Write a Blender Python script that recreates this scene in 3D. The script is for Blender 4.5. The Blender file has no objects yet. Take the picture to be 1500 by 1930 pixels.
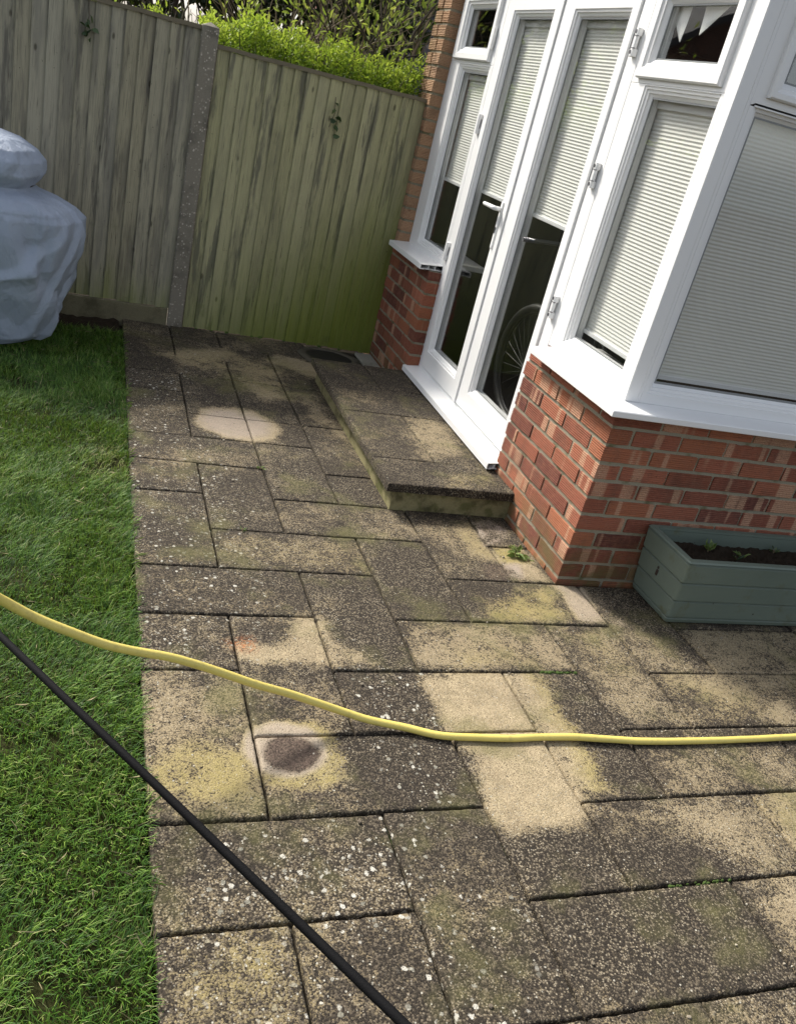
import bpy, bmesh, math, random
import numpy as np
from mathutils import Vector, Matrix, noise as mn

random.seed(7); rng = np.random.default_rng(11)
S = bpy.context.scene
COL = S.collection
R = math.radians

# ------------------------------------------------------------------ camera
cam_d = bpy.data.cameras.new("camera"); cam = bpy.data.objects.new("camera", cam_d); COL.objects.link(cam)
cr = Vector((0.93211765, -0.28048609, 0.2290944)); cdn = Vector((0.07262469, -0.4749665, -0.87700199)); cf = Vector((0.35479902, 0.83410694, -0.42235444))
M = Matrix((( cr.x, -cdn.x, -cf.x), (cr.y, -cdn.y, -cf.y), (cr.z, -cdn.z, -cf.z))).to_4x4()
M.translation = Vector((-1.92070841, -2.69532595, 1.6350256))
cam.matrix_world = M
cam_d.sensor_fit = 'VERTICAL'; cam_d.sensor_height = 24.0; cam_d.lens = 24.0 * 1629.7 / 1930.0
cam_d.clip_start = 0.05; cam_d.clip_end = 500
S.camera = cam

# ------------------------------------------------------------------ light
SUN_AZ = R(34)      # from +Y towards -X
SUN_EL = R(43)
w = bpy.data.worlds.new("World"); S.world = w; w.use_nodes = True
nt = w.node_tree; bg = nt.nodes["Background"]
sky = nt.nodes.new("ShaderNodeTexSky"); sky.sky_type = 'NISHITA'; sky.sun_disc = False
sky.sun_elevation = SUN_EL; sky.sun_rotation = -SUN_AZ
sky.dust_density = 3.0; sky.air_density = 1.0; sky.ozone_density = 1.0
hs = nt.nodes.new('ShaderNodeHueSaturation'); hs.inputs['Saturation'].default_value = .42   # thin bright haze
nt.links.new(sky.outputs[0], hs.inputs['Color']); nt.links.new(hs.outputs[0], bg.inputs[0]); bg.inputs[1].default_value = 0.13
sd = bpy.data.lights.new("sun", 'SUN'); sd.energy = 3.2; sd.angle = R(9); sd.color = (1.0, .95, .86)
sun = bpy.data.objects.new("sun", sd); COL.objects.link(sun)
sdir = Vector((-math.sin(SUN_AZ)*math.cos(SUN_EL), math.cos(SUN_AZ)*math.cos(SUN_EL), math.sin(SUN_EL)))
sun.rotation_euler = sdir.to_track_quat('Z', 'Y').to_euler(); sun.location = sdir*20
S.view_settings.view_transform = 'Standard'; S.view_settings.look = 'None'
S.view_settings.exposure = .95; S.view_settings.gamma = 1
S.cycles.max_bounces = 8; S.cycles.transparent_max_bounces = 16
S.cycles.caustics_reflective = False; S.cycles.caustics_refractive = False

# ------------------------------------------------------------------ helpers
def tag(o, label=None, cat=None, group=None, kind=None):
    if label: o['label'] = label
    if cat: o['category'] = cat
    if group: o['group'] = group
    if kind: o['kind'] = kind
    return o
def empty(name, loc, label, cat, group=None):
    o = bpy.data.objects.new(name, None); COL.objects.link(o); o.location = loc; o.empty_display_size = .1
    return tag(o, label, cat, group)
class MB:
    """collects polygons, then links them as ONE mesh"""
    def __init__(s): s.v = []; s.f = []; s.a = []; s.cur = 0.5
    def add(s, vs, fs, a=None):
        n = len(s.v); s.v += [tuple(p) for p in vs]; s.f += [tuple(n+i for i in q) for q in fs]
        s.a += [s.cur if a is None else a]*len(fs)
    def box(s, a, b, e=0.0, a_=None):
        x0,y0,z0 = a; x1,y1,z1 = b
        if e <= 0:
            vs = [(x0,y0,z0),(x1,y0,z0),(x1,y1,z0),(x0,y1,z0),(x0,y0,z1),(x1,y0,z1),(x1,y1,z1),(x0,y1,z1)]
            s.add(vs, [(0,3,2,1),(4,5,6,7),(0,1,5,4),(1,2,6,5),(2,3,7,6),(3,0,4,7)], a_)
        else:
            rings = [(z0,e),(z0+e,0),(z1-e,0),(z1,e)]
            vs = []
            for z,i in rings:
                c = i if i else 0
                X0,X1,Y0,Y1 = x0+c,x1-c,y0+c,y1-c
                k = 0 if i else e*.55
                if i: vs += [(X0+k,Y0,z),(X1-k,Y0,z),(X1,Y0+k,z),(X1,Y1-k,z),(X1-k,Y1,z),(X0+k,Y1,z),(X0,Y1-k,z),(X0,Y0+k,z)]
                else: vs += [(X0+e,Y0,z),(X1-e,Y0,z),(X1,Y0+e,z),(X1,Y1-e,z),(X1-e,Y1,z),(X0+e,Y1,z),(X0,Y1-e,z),(X0,Y0+e,z)]
            fs = [tuple(range(7,-1,-1)), tuple(range(24,32))]
            for r in range(3):
                for i in range(8):
                    j = (i+1) % 8; fs.append((r*8+i, r*8+j, r*8+8+j, r*8+8+i))
            s.add(vs, fs, a_)
    def tube(s, pts, rad, n=8, cap=True, a_=None):
        pts = [Vector(p) for p in pts]; N = len(pts)
        rads = rad if isinstance(rad, (list, tuple)) else [rad]*N
        up = None; vs = []
        for i,p in enumerate(pts):
            t = (pts[min(i+1,N-1)] - pts[max(i-1,0)]).normalized()
            if up is None:
                up = Vector((0,0,1)) if abs(t.z) < .9 else Vector((1,0,0))
            b = t.cross(up).normalized(); up = b.cross(t).normalized()
            for k in range(n):
                an = 2*math.pi*k/n; q = p + (b*math.cos(an) + up*math.sin(an))*rads[i]; vs.append(tuple(q))
        fs = []
        for i in range(N-1):
            for k in range(n):
                k2 = (k+1) % n; fs.append((i*n+k, i*n+k2, i*n+n+k2, i*n+n+k))
        if cap: fs += [tuple(range(n-1,-1,-1)), tuple((N-1)*n+k for k in range(n))]
        s.add(vs, fs, a_)
    def build(s, name, mat, parent=None, smooth=False, bevel=0):
        me = bpy.data.meshes.new(name); me.from_pydata(s.v, [], s.f); me.update()
        at = me.attributes.new('rnd', 'FLOAT', 'FACE'); at.data.foreach_set('value', np.array(s.a, dtype=np.float32))
        if mat: me.materials.append(mat)
        if smooth: me.polygons.foreach_set('use_smooth', [True]*len(me.polygons))
        o = bpy.data.objects.new(name, me); COL.objects.link(o)
        if parent:
            o.parent = parent; o.matrix_parent_inverse = Matrix.Identity(4)
            off = root_loc(parent); me.transform(Matrix.Translation(-off))
        if bevel:
            m = o.modifiers.new('bevel', 'BEVEL'); m.width = bevel; m.segments = 2; m.limit_method = 'ANGLE'
        return o
def root_loc(o):
    v = Vector((0,0,0))
    while o: v += o.location; o = o.parent
    return v
def np_mesh(name, V, F, mat, parent=None, attrs=None, smooth=False):
    """V (n,3), F (m,k) numpy"""
    me = bpy.data.meshes.new(name); k = F.shape[1]
    V = V - np.array(root_loc(parent)) if parent else V
    me.vertices.add(len(V)); me.vertices.foreach_set('co', V.astype(np.float32).ravel())
    me.loops.add(F.size); me.loops.foreach_set('vertex_index', F.astype(np.int32).ravel())
    me.polygons.add(len(F)); me.polygons.foreach_set('loop_start', np.arange(0, F.size, k, dtype=np.int32))
    me.update(calc_edges=True)
    for nm, dom, typ, arr in (attrs or []):
        at = me.attributes.new(nm, typ, dom)
        at.data.foreach_set('value' if typ == 'FLOAT' else 'color', np.asarray(arr, dtype=np.float32).ravel())
    if smooth: me.polygons.foreach_set('use_smooth', np.ones(len(F), dtype=bool))
    me.materials.append(mat)
    o = bpy.data.objects.new(name, me); COL.objects.link(o)
    if parent: o.parent = parent
    return o

# ------------------------------------------------------------------ node DSL
class NT:
    def __init__(s, name):
        s.m = bpy.data.materials.new(name); s.m.use_nodes = True; s.t = s.m.node_tree
        s.b = s.t.nodes["Principled BSDF"]; s.out = s.t.nodes["Material Output"]
    def new(s, ty, **kw):
        n = s.t.nodes.new(ty)
        for k, v in kw.items(): setattr(n, k, v)
        return n
    def put(s, sock, v):
        if v is None: return
        if isinstance(v, bpy.types.NodeSocket): s.t.links.new(v, sock)
        elif isinstance(v, (tuple, list)) and sock.type == 'RGBA': sock.default_value = (*v, 1)[:4] if len(v) == 3 else v
        else: sock.default_value = v
    def math(s, op, a, b=None, c=None, clamp=False):
        n = s.new("ShaderNodeMath", operation=op, use_clamp=clamp)
        s.put(n.inputs[0], a); s.put(n.inputs[1], b); s.put(n.inputs[2], c) if c is not None else None
        return n.outputs[0]
    def mix(s, f, a, b, bt='MIX'):
        n = s.new("ShaderNodeMix", data_type='RGBA', blend_type=bt); n.clamp_factor = True
        s.put(n.inputs[0], f); s.put(n.inputs[6], a); s.put(n.inputs[7], b); return n.outputs[2]
    def ss(s, x, lo, hi, a=0.0, b=1.0):
        n = s.new("ShaderNodeMapRange", interpolation_type='SMOOTHSTEP')
        s.put(n.inputs[0], x); s.put(n.inputs[1], lo); s.put(n.inputs[2], hi); s.put(n.inputs[3], a); s.put(n.inputs[4], b); return n.outputs[0]
    def co(s): return s.new("ShaderNodeTexCoord").outputs['Object']
    def mapv(s, v, scale=(1,1,1), loc=(0,0,0), rot=(0,0,0)):
        n = s.new("ShaderNodeMapping"); s.put(n.inputs[0], v); n.inputs[1].default_value = loc; n.inputs[2].default_value = rot; n.inputs[3].default_value = scale; return n.outputs[0]
    def noise(s, v, sc, det=3, ro=.5, dist=0, w=None, col=False):
        n = s.new("ShaderNodeTexNoise")
        if w is not None: n.noise_dimensions = '4D'; s.put(n.inputs['W'], w)
        s.put(n.inputs['Vector'], v); n.inputs['Scale'].default_value = sc; n.inputs['Detail'].default_value = det
        n.inputs['Roughness'].default_value = ro; n.inputs['Distortion'].default_value = dist
        return n.outputs['Color' if col else 'Fac']
    def vor(s, v, sc, feat='F1'):
        n = s.new("ShaderNodeTexVoronoi", feature=feat); s.put(n.inputs['Vector'], v); n.inputs['Scale'].default_value = sc
        return n.outputs['Distance'], (n.outputs['Color'] if 'Color' in n.outputs else None)
    def sep(s, c):
        n = s.new("ShaderNodeSeparateColor"); s.put(n.inputs[0], c); return n.outputs
    def sepx(s, c):
        n = s.new("ShaderNodeSeparateXYZ"); s.put(n.inputs[0], c); return n.outputs
    def comb(s, x, y, z):
        n = s.new("ShaderNodeCombineXYZ"); s.put(n.inputs[0], x); s.put(n.inputs[1], y); s.put(n.inputs[2], z); return n.outputs[0]
    def attr(s, nm, out='Fac'): return s.new("ShaderNodeAttribute", attribute_name=nm).outputs[out]
    def attrn(s, nm): return s.new("ShaderNodeAttribute", attribute_name=nm)
    def bump(s, h, st=.5, d=.002):
        n = s.new("ShaderNodeBump"); s.put(n.inputs['Height'], h); n.inputs['Strength'].default_value = st; n.inputs['Distance'].default_value = d
        s.t.links.new(n.outputs[0], s.b.inputs['Normal']); return n
    def base(s, c, rough=.7, spec=None):
        s.put(s.b.inputs['Base Color'], c); s.put(s.b.inputs['Roughness'], rough)
        if spec is not None: s.b.inputs['Specular IOR Level'].default_value = spec
        return s.m

def plain(name, c, rough=.6, metal=0, spec=None, var=.12, sc=30):
    t = NT(name); n = t.noise(t.co(), sc, 4)
    a = tuple(x*(1-var) for x in c); b = tuple(min(1, x*(1+var)) for x in c)
    t.base(t.mix(n, a, b), rough, spec); t.b.inputs['Metallic'].default_value = metal; return t.m

# uPVC
t = NT("upvc_white"); co = t.co()
n1 = t.noise(co, 5, 5, .65); n2 = t.noise(t.mapv(co, (1,1,.5)), 22, 5, .7)
dirt = t.math('MULTIPLY', t.ss(n1, .55, .8), t.ss(n2, .5, .75))
t.base(t.mix(t.math('MULTIPLY', dirt, .30), (.74,.74,.735), (.50,.48,.42)), .28, .4)
UPVC = t.m
def glass_mat(name, tint=(.965,.97,.965)):
    t = NT(name); t.t.nodes.remove(t.b)
    tr = t.new("ShaderNodeBsdfTransparent"); tr.inputs[0].default_value = (*tint, 1)
    gl = t.new("ShaderNodeBsdfGlossy"); gl.inputs['Roughness'].default_value = .01
    gl.inputs[0].default_value = (1,1,1,1)
    ge = t.new("ShaderNodeNewGeometry"); vd = t.new("ShaderNodeVectorMath", operation='DOT_PRODUCT')
    t.put(vd.inputs[0], ge.outputs['Normal']); t.put(vd.inputs[1], ge.outputs['Incoming'])
    cs_ = t.math('ABSOLUTE', vd.outputs['Value']); k5 = t.math('POWER', t.math('SUBTRACT', 1.0, cs_, clamp=True), 5.0)
    fac = t.math('ADD', t.math('MULTIPLY', k5, .84), .17, clamp=True)
    fac = t.math('MULTIPLY', fac, t.math('SUBTRACT', 1.0, ge.outputs['Backfacing']))
    bn = t.noise(t.co(), 2.2, 1); bp = t.new("ShaderNodeBump"); bp.inputs['Distance'].default_value = .0025; t.put(bp.inputs['Height'], bn)
    t.put(gl.inputs['Normal'], bp.outputs[0])
    mx = t.new("ShaderNodeMixShader"); t.put(mx.inputs[0], fac); t.put(mx.inputs[1], tr.outputs[0]); t.put(mx.inputs[2], gl.outputs[0])
    t.put(t.out.inputs[0], mx.outputs[0]); return t.m
GLASS = glass_mat("window_glass")
GASKET = plain("rubber_gasket", (.25,.26,.26), .6)
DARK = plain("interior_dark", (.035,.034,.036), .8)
METAL = plain("brushed_steel", (.55,.55,.56), .35, .8)
SCREW = plain("dark_screw", (.12,.12,.13), .4, .6)
BLACKP = plain("black_rubber", (.012,.012,.013), .45)

# blinds
t = NT("pleated_blind"); t.base(t.mix(t.noise(t.co(), 3, 2), (.68,.68,.64), (.76,.75,.70)), .8)
t.b.inputs['Subsurface Weight'].default_value = 0
BLIND = t.m

# brick
t = NT("ribbed_brick"); co = t.co(); r = t.attr('rnd'); g = t.attr('tan')
wv = t.math('MULTIPLY', r, 40.0)
band = t.noise(t.mapv(co, (15,15,.6)), 1.0, 1, .4, w=wv)
fine = t.noise(co, 260, 3, .7, w=wv); med = t.noise(co, 45, 4, .65, w=wv)
red = t.mix(t.math('FRACT', t.math('MULTIPLY', r, 7.31)), (.155,.050,.032), (.32,.112,.066))
hue = t.math('FRACT', t.math('MULTIPLY', r, 13.7))
red = t.mix(t.ss(hue, .72, .95, 0.0, .75), red, (.085,.030,.026)); red = t.mix(t.ss(hue, .30, .05, 0.0, .6), red, (.33,.125,.06))
red = t.mix(t.ss(med, .35, .75), red, t.mix(.5, red, (.27,.12,.075)))
buff = t.mix(fine, (.30,.15,.095), (.50,.31,.20))
bm = t.ss(t.math('ADD', t.math('ADD', band, t.math('MULTIPLY', t.math('FRACT', t.math('MULTIPLY', r, 3.7)), .14)), t.math('MULTIPLY', g, 1.1)), .655, .70)
bm = t.math('MULTIPLY', bm, t.ss(fine, .25, .6, .35, 1.0))
buff = t.mix(t.math('MULTIPLY', g, 1.6), buff, t.mix(fine, (.30,.20,.11), (.50,.38,.22)))
c = t.mix(bm, red, buff)
c = t.mix(t.math('MULTIPLY', t.ss(t.noise(co, 120, 4, .75), .57, .68), .75), c, (.05,.03,.022))
z = t.sepx(co)[2]
c = t.mix(t.math('MULTIPLY', t.ss(t.noise(co, 5.5, 5, .65), .50, .70), .45), c, (.075,.048,.036))
alg = t.math('MULTIPLY', t.ss(z, .30, .0), t.ss(t.noise(co, 9, 4, .6), .35, .65))
c = t.mix(t.math('MULTIPLY', alg, .7), c, (.10,.095,.035))
t.base(c, .88, .2); t.bump(t.math('ADD', fine, t.math('MULTIPLY', med, 1.5)), .6, .0018)
BRICK = t.m
t = NT("mortar"); co = t.co(); f = t.noise(co, 180, 4, .7); m2 = t.noise(co, 14, 4)
c = t.mix(f, (.17,.155,.11), (.37,.335,.255)); c = t.mix(t.ss(m2, .5, .75), c, (.12,.115,.06))
t.base(c, .95, .1); t.bump(f, .8, .003); MORTAR = t.m

# paving
def slab_material(name):
    t = NT(name); co = t.co()
    A = t.attrn('stainDappleA'); sA = t.sep(A.outputs['Color']); aD = A.outputs['Alpha']
    B = t.attrn('stainB'); sB = t.sep(B.outputs['Color']); rs = B.outputs['Alpha']
    clean, yel, pink = sA[0], sA[1], sA[2]; lich, maroon, orange = sB[0], sB[1], sB[2]
    n_big = t.noise(co, 4.5, 5, .6); n_mid = t.noise(co, 22, 5, .65); n_hi = t.noise(co, 240, 3, .7); n_g = t.noise(co, 95, 4, .75)
    d1, c1 = t.vor(co, 215); cs1 = t.sep(c1)
    d2, c2 = t.vor(t.mapv(co, (1,1,1), (3.3,1.7,0)), 135); cs2 = t.sep(c2)
    # how clean, 0..1, blotchy
    cl = t.math('ADD', t.math('MULTIPLY', clean, .66), t.math('MULTIPLY', t.math('SUBTRACT', n_big, .5), .9))
    cl = t.math('ADD', cl, t.math('MULTIPLY', t.math('SUBTRACT', n_mid, .5), .9))
    cl = t.math('ADD', cl, t.math('MULTIPLY', t.math('SUBTRACT', rs, .5), .20))
    cl = t.math('SUBTRACT', cl, t.math('MULTIPLY', aD, .36))
    damp = t.ss(t.noise(t.mapv(co, (1,1,1), (2,8,0)), 2.6, 5, .62), .50, .68); cl = t.math('SUBTRACT', cl, t.math('MULTIPLY', damp, .30))
    cl = t.math('ADD', cl, .21, clamp=True)
    # exposed aggregate speckle
    n_s = t.noise(co, 190, 5, .85); n_m2 = t.noise(co, 70, 3, .6)
    sh = t.math('ADD', t.math('MULTIPLY', t.math('SUBTRACT', n_s, .5), 3.0), .5, clamp=True)
    sh = t.math('ADD', t.math('MULTIPLY', sh, .66), t.math('MULTIPLY', cs1[0], .34))
    sh = t.math('ADD', sh, t.math('MULTIPLY', t.math('SUBTRACT', n_m2, .5), .7))
    frac = t.math('ADD', t.math('MULTIPLY', cl, .84), .16)
    grit = t.ss(t.math('ADD', sh, frac), .90, 1.10)
    tan = t.mix(cs1[1], (.185,.142,.082), (.38,.305,.19))
    tan = t.mix(t.math('MULTIPLY', t.ss(n_s, .40, .62), .6), tan, (.48,.39,.255))
    tan = t.mix(t.math('MULTIPLY', t.ss(n_mid, .4, .7), .45), tan, (.18,.145,.085))
    tan = t.mix(t.math('MULTIPLY', t.ss(t.noise(co, 9, 5, .7), .45, .65), .35), tan, (.15,.115,.07))
    tan = t.mix(t.math('MULTIPLY', yel, .62), tan, t.mix(n_g, (.17,.135,.03), (.36,.30,.08)))
    tan = t.mix(t.math('MULTIPLY', pink, .75), tan, t.mix(n_g, (.27,.215,.18), (.42,.355,.315)))
    tan = t.mix(t.ss(cl, .75, .25, 0.0, .62), tan, (.155,.12,.068))
    dark = t.mix(n_hi, (.007,.006,.005), (.040,.031,.022))
    blk = t.math('MULTIPLY', t.ss(cl, .30, .02), .8)
    dark = t.mix(t.math('MULTIPLY', t.ss(cs1[2], .45, .9), .65), dark, (.125,.10,.07))
    tan = t.mix(t.math('MULTIPLY', blk, .65), tan, (.055,.043,.03))
    c = t.mix(grit, dark, tan)
    spk = t.math('MULTIPLY', t.ss(cs1[2], .70, .78), t.ss(d1, .50, .34))
    c = t.mix(t.math('MULTIPLY', spk, t.ss(t.math('ADD', t.math('MULTIPLY', n_mid, .5), t.math('MULTIPLY', n_big, .5)), .40, .58, .12, .9)), c, t.mix(cs1[1], (.15,.12,.075), (.38,.33,.24)))
    # bigger pale pebbles
    peb = t.math('MULTIPLY', t.ss(cs2[0], .80, .84), t.ss(d2, .42, .30))
    peb = t.math('MULTIPLY', peb, t.ss(n_mid, .38, .62))
    c = t.mix(t.math('MULTIPLY', peb, .6), c, t.mix(cs2[1], (.18,.14,.09), (.38,.33,.26)))
    # black pits on clean areas
    pit = t.math('MULTIPLY', t.ss(t.noise(co, 150, 3, .6), .62, .67), t.ss(cl, .3, .7))
    c = t.mix(t.math('MULTIPLY', pit, .75), c, (.045,.035,.022))
    # maroon and orange stains
    c = t.mix(t.math('MULTIPLY', maroon, t.ss(n_g, .30, .60, .55, .95)), c, t.mix(cs1[0], (.045,.032,.025), (.125,.088,.068)))
    c = t.mix(t.math('MULTIPLY', orange, t.ss(n_g, .40, .62)), c, (.46,.17,.06))
    # lichen
    d3, c3 = t.vor(t.math('ADD', 0, 0) if False else t.mapv(co, (1,1,1), (7.1,0,0)), 62); cs3 = t.sep(c3)
    edge = t.math('ADD', d3, t.math('MULTIPLY', t.math('SUBTRACT', n_g, .5), 1.3))
    lm = t.math('MULTIPLY', t.ss(t.math('ADD', cs3[0], t.math('MULTIPLY', lich, .22)), .95, .985), t.ss(edge, .42, .34))
    lm = t.math('MULTIPLY', lm, t.ss(t.math('ADD', lich, t.math('MULTIPLY', n_mid, .5)), .28, .5))
    lc = t.mix(t.math('MULTIPLY', yel, cs3[1]), t.mix(cs3[2], (.18,.17,.135), (.46,.44,.38)), (.30,.23,.09))
    c = t.mix(lm, c, lc)
    d4, c4 = t.vor(t.mapv(co, (1,1,1), (1.1,5,0)), 150); cs4 = t.sep(c4)
    lm2 = t.math('MULTIPLY', t.ss(t.math('ADD', cs4[0], t.math('MULTIPLY', lich, .09)), .985, .995), t.ss(t.math('ADD', d4, t.math('MULTIPLY', t.math('SUBTRACT', n_hi, .5), .6)), .42, .36))
    c = t.mix(lm2, c, (.36,.34,.28))
    # moss / algae film, patchy
    mo = t.math('MULTIPLY', t.ss(t.noise(t.mapv(co, (1,1,1), (9,4,0)), 3.1, 5, .65), .50, .70), .5)
    c = t.mix(mo, c, t.mix(n_g, (.055,.055,.018), (.20,.185,.07)))
    t.base(c, .9, .25)
    h = t.math('ADD', t.math('MULTIPLY', d1, -.8), t.math('ADD', n_hi, t.math('MULTIPLY', n_g, .8)))
    h = t.math('ADD', h, t.math('MULTIPLY', peb, .7)); h = t.math('ADD', h, t.math('MULTIPLY', lm, .4))
    t.bump(h, .8, .0025)
    return t.m
SLAB = slab_material("aggregate_paving")
t = NT("joint_dirt"); co = t.co(); f = t.noise(co, 90, 5, .7)
c = t.mix(f, (.010,.009,.007), (.055,.045,.03)); c = t.mix(t.ss(t.noise(co, 5, 3), .58, .7), c, (.03,.05,.012))
t.base(c, .95, .1); t.bump(f, .8, .004); JOINT = t.m
t = NT("garden_soil"); co = t.co(); f = t.noise(co, 60, 6, .7)
t.base(t.mix(f, (.008,.006,.004), (.05,.036,.024)), .95, .1); t.bump(f, 1, .012); SOIL = t.m
t = NT("turf_base"); co = t.co(); f = t.noise(co, 50, 6, .7)
t.base(t.mix(f, (.014,.014,.006), (.045,.05,.014)), .95, .1); t.bump(f, 1, .01); TURF = t.m

# step riser, concrete
def concrete(name, a, b, sc=150, speck=0):
    t = NT(name); co = t.co(); f = t.noise(co, sc, 4, .7); m_ = t.noise(co, 7, 5, .6)
    c = t.mix(f, a, b); c = t.mix(t.math('MULTIPLY', t.ss(m_, .45, .7), .6), c, tuple(x*.45 for x in a))
    if speck:
        d, cc = t.vor(t.mapv(co, (1,1,.8)), 85); cs = t.sep(cc)
        c = t.mix(t.math('MULTIPLY', t.ss(cs[0], .66, .74), t.ss(d, .46, .30)), c, t.mix(cs[1], (.25,.22,.18), (.50,.46,.40)))
    t.base(c, .92, .2); t.bump(f, .7, .003); return t.m
RISER = None
t = NT("mossy_step_riser"); co = t.co(); f = t.noise(co, 130, 4, .7); m_ = t.noise(co, 7, 5, .65); z = t.sepx(co)[2]; y = t.sepx(co)[1]
c = t.mix(f, (.15,.135,.065), (.33,.29,.16))
c = t.mix(t.math('MULTIPLY', t.ss(m_, .47, .66), .8), c, t.mix(f, (.02,.018,.012), (.08,.07,.035)))
c = t.mix(t.math('MULTIPLY', t.ss(t.noise(co, 12, 4), .5, .65), .6), c, (.06,.07,.02))
t.base(c, .95, .1); t.bump(f, .8, .004); RISER = t.m
POSTM = concrete("aggregate_post", (.14,.128,.105), (.28,.255,.205), 200, 1)
GRAVB = concrete("gravel_board_concrete", (.09,.08,.045), (.22,.20,.13))
CONC = concrete("pale_concrete", (.20,.19,.15), (.36,.34,.29))

# fence timber
def timber(name, grey):
    t = NT(name); co = t.co(); r = t.attr('rnd'); wv = t.math('MULTIPLY', r, 30.0); nails = None
    xyz = t.sepx(co)
    st = t.noise(t.mapv(co, (1,1,.035)), 75, 4, .6, w=wv)
    st2 = t.noise(t.mapv(co, (1,1,.12)), 14, 4, .6, w=wv)
    fi = t.noise(t.mapv(co, (1,1,.02)), 380, 3, .6, w=wv)
    g1 = (.40,.385,.215) if not grey else (.40,.37,.265); g2 = (.28,.27,.165) if not grey else (.225,.205,.14)
    c = t.mix(st, g1, g2)
    c = t.mix(t.math('MULTIPLY', t.ss(st2, .46, .62), .6 if grey else .45), c, (.095,.088,.075) if grey else (.16,.155,.10))
    c = t.mix(t.math('MULTIPLY', t.ss(fi, .5, .66), .55), c, (.08,.075,.05))
    c = t.mix(t.math('MULTIPLY', t.math('FRACT', t.math('MULTIPLY', r, 5.3)), .38), c, (.48,.46,.30) if not grey else (.42,.41,.35))
    # blue-grey streaks
    c = t.mix(t.math('MULTIPLY', t.ss(t.noise(t.mapv(co, (1.6,1,.16)), 8, 5, .7, w=wv), .52, .62), (.62 if grey else .75)), c, (.07,.066,.062) if grey else (.09,.09,.075))
    # knots
    d, cc = t.vor(t.mapv(co, (10,10,4.6), (.3,0,.2)), 1.0); cs = t.sep(cc)
    kn = t.math('MULTIPLY', t.ss(d, .12, .05), t.ss(cs[0], .6, .65))
    c = t.mix(t.math('MULTIPLY', kn, .7), c, (.035,.03,.018))
    # green algae growing on the damp boards
    az = t.ss(t.math('ADD', t.math('SUBTRACT', xyz[2], t.math('MULTIPLY', xyz[0], .75 if not grey else .0)), t.math('MULTIPLY', st2, .7)), 1.35 if not grey else .75, .15 if not grey else .1)
    c = t.mix(t.math('MULTIPLY', az, .88), c, t.mix(st, (.19,.225,.03), (.10,.135,.012)))
    gp = t.math('MULTIPLY', t.ss(t.noise(co, 5, 4, .7), .60, .72), .4)
    c = t.mix(gp, c, (.10,.115,.035))
    # fine dark splits and nail stains
    c = t.mix(t.math('MULTIPLY', t.ss(t.noise(t.mapv(co, (1,1,.03)), 150, 3, .7, w=wv), .62, .68), .7), c, (.03,.026,.018))
    c = t.mix(t.math('MULTIPLY', t.ss(t.noise(co, 60, 3, .6), .70, .74), .8), c, (.04,.035,.022))
    t.base(c, .85, .15)
    t.bump(t.math('ADD', t.math('MULTIPLY', st, .8), fi), .6, .003); return t.m
WOODL = timber("weathered_timber_grey", True); WOODR = timber("weathered_timber_green", False)
RAIL = plain("dark_cap_rail", (.13,.11,.07), .85)

# leaves / grass (per-leaf random attribute)
def leafmat(name, cols, rough=.5, trans=.35):
    t = NT(name); r = t.attr('rnd')
    n = t.new("ShaderNodeValToRGB"); t.put(n.inputs[0], r); e = n.color_ramp.elements
    e[0].color = (*cols[0],1); e[1].color = (*cols[-1],1)
    for i, c in enumerate(cols[1:-1]):
        k = e.new((i+1)/(len(cols)-1)); k.color = (*c,1)
    t.base(n.outputs[0], rough, .35)
    tl = t.new("ShaderNodeBsdfTranslucent"); t.put(tl.inputs[0], t.mix(.5, n.outputs[0], (.24,.34,.04)))
    mx = t.new("ShaderNodeMixShader"); mx.inputs[0].default_value = trans
    t.put(mx.inputs[1], t.b.outputs[0]); t.put(mx.inputs[2], tl.outputs[0]); t.put(t.out.inputs[0], mx.outputs[0]); return t.m
GRASS = leafmat("grass_blade", [(.014,.042,.006),(.036,.098,.011),(.070,.165,.018),(.125,.235,.030),(.21,.31,.06),(.34,.32,.15)], .5, .25)
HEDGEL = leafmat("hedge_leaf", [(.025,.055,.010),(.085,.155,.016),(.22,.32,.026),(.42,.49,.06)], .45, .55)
SHRUBL = leafmat("young_leaf", [(.14,.19,.03),(.30,.36,.07),(.46,.46,.10)], .45, .45)
DARKL = leafmat("dark_leaf", [(.008,.014,.006),(.018,.03,.010),(.035,.05,.016)], .6, .1)
IVYL = leafmat("ivy_leaf", [(.015,.035,.012),(.04,.07,.025),(.09,.12,.05)], .45, .1)
WEEDL = leafmat("weed_leaf", [(.07,.12,.025),(.16,.22,.06),(.22,.27,.10)], .5, .25)
BARK = plain("bark", (.075,.058,.042), .9, var=.4)
BARKP = plain("pale_twig", (.20,.15,.09), .85, var=.3)

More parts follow.
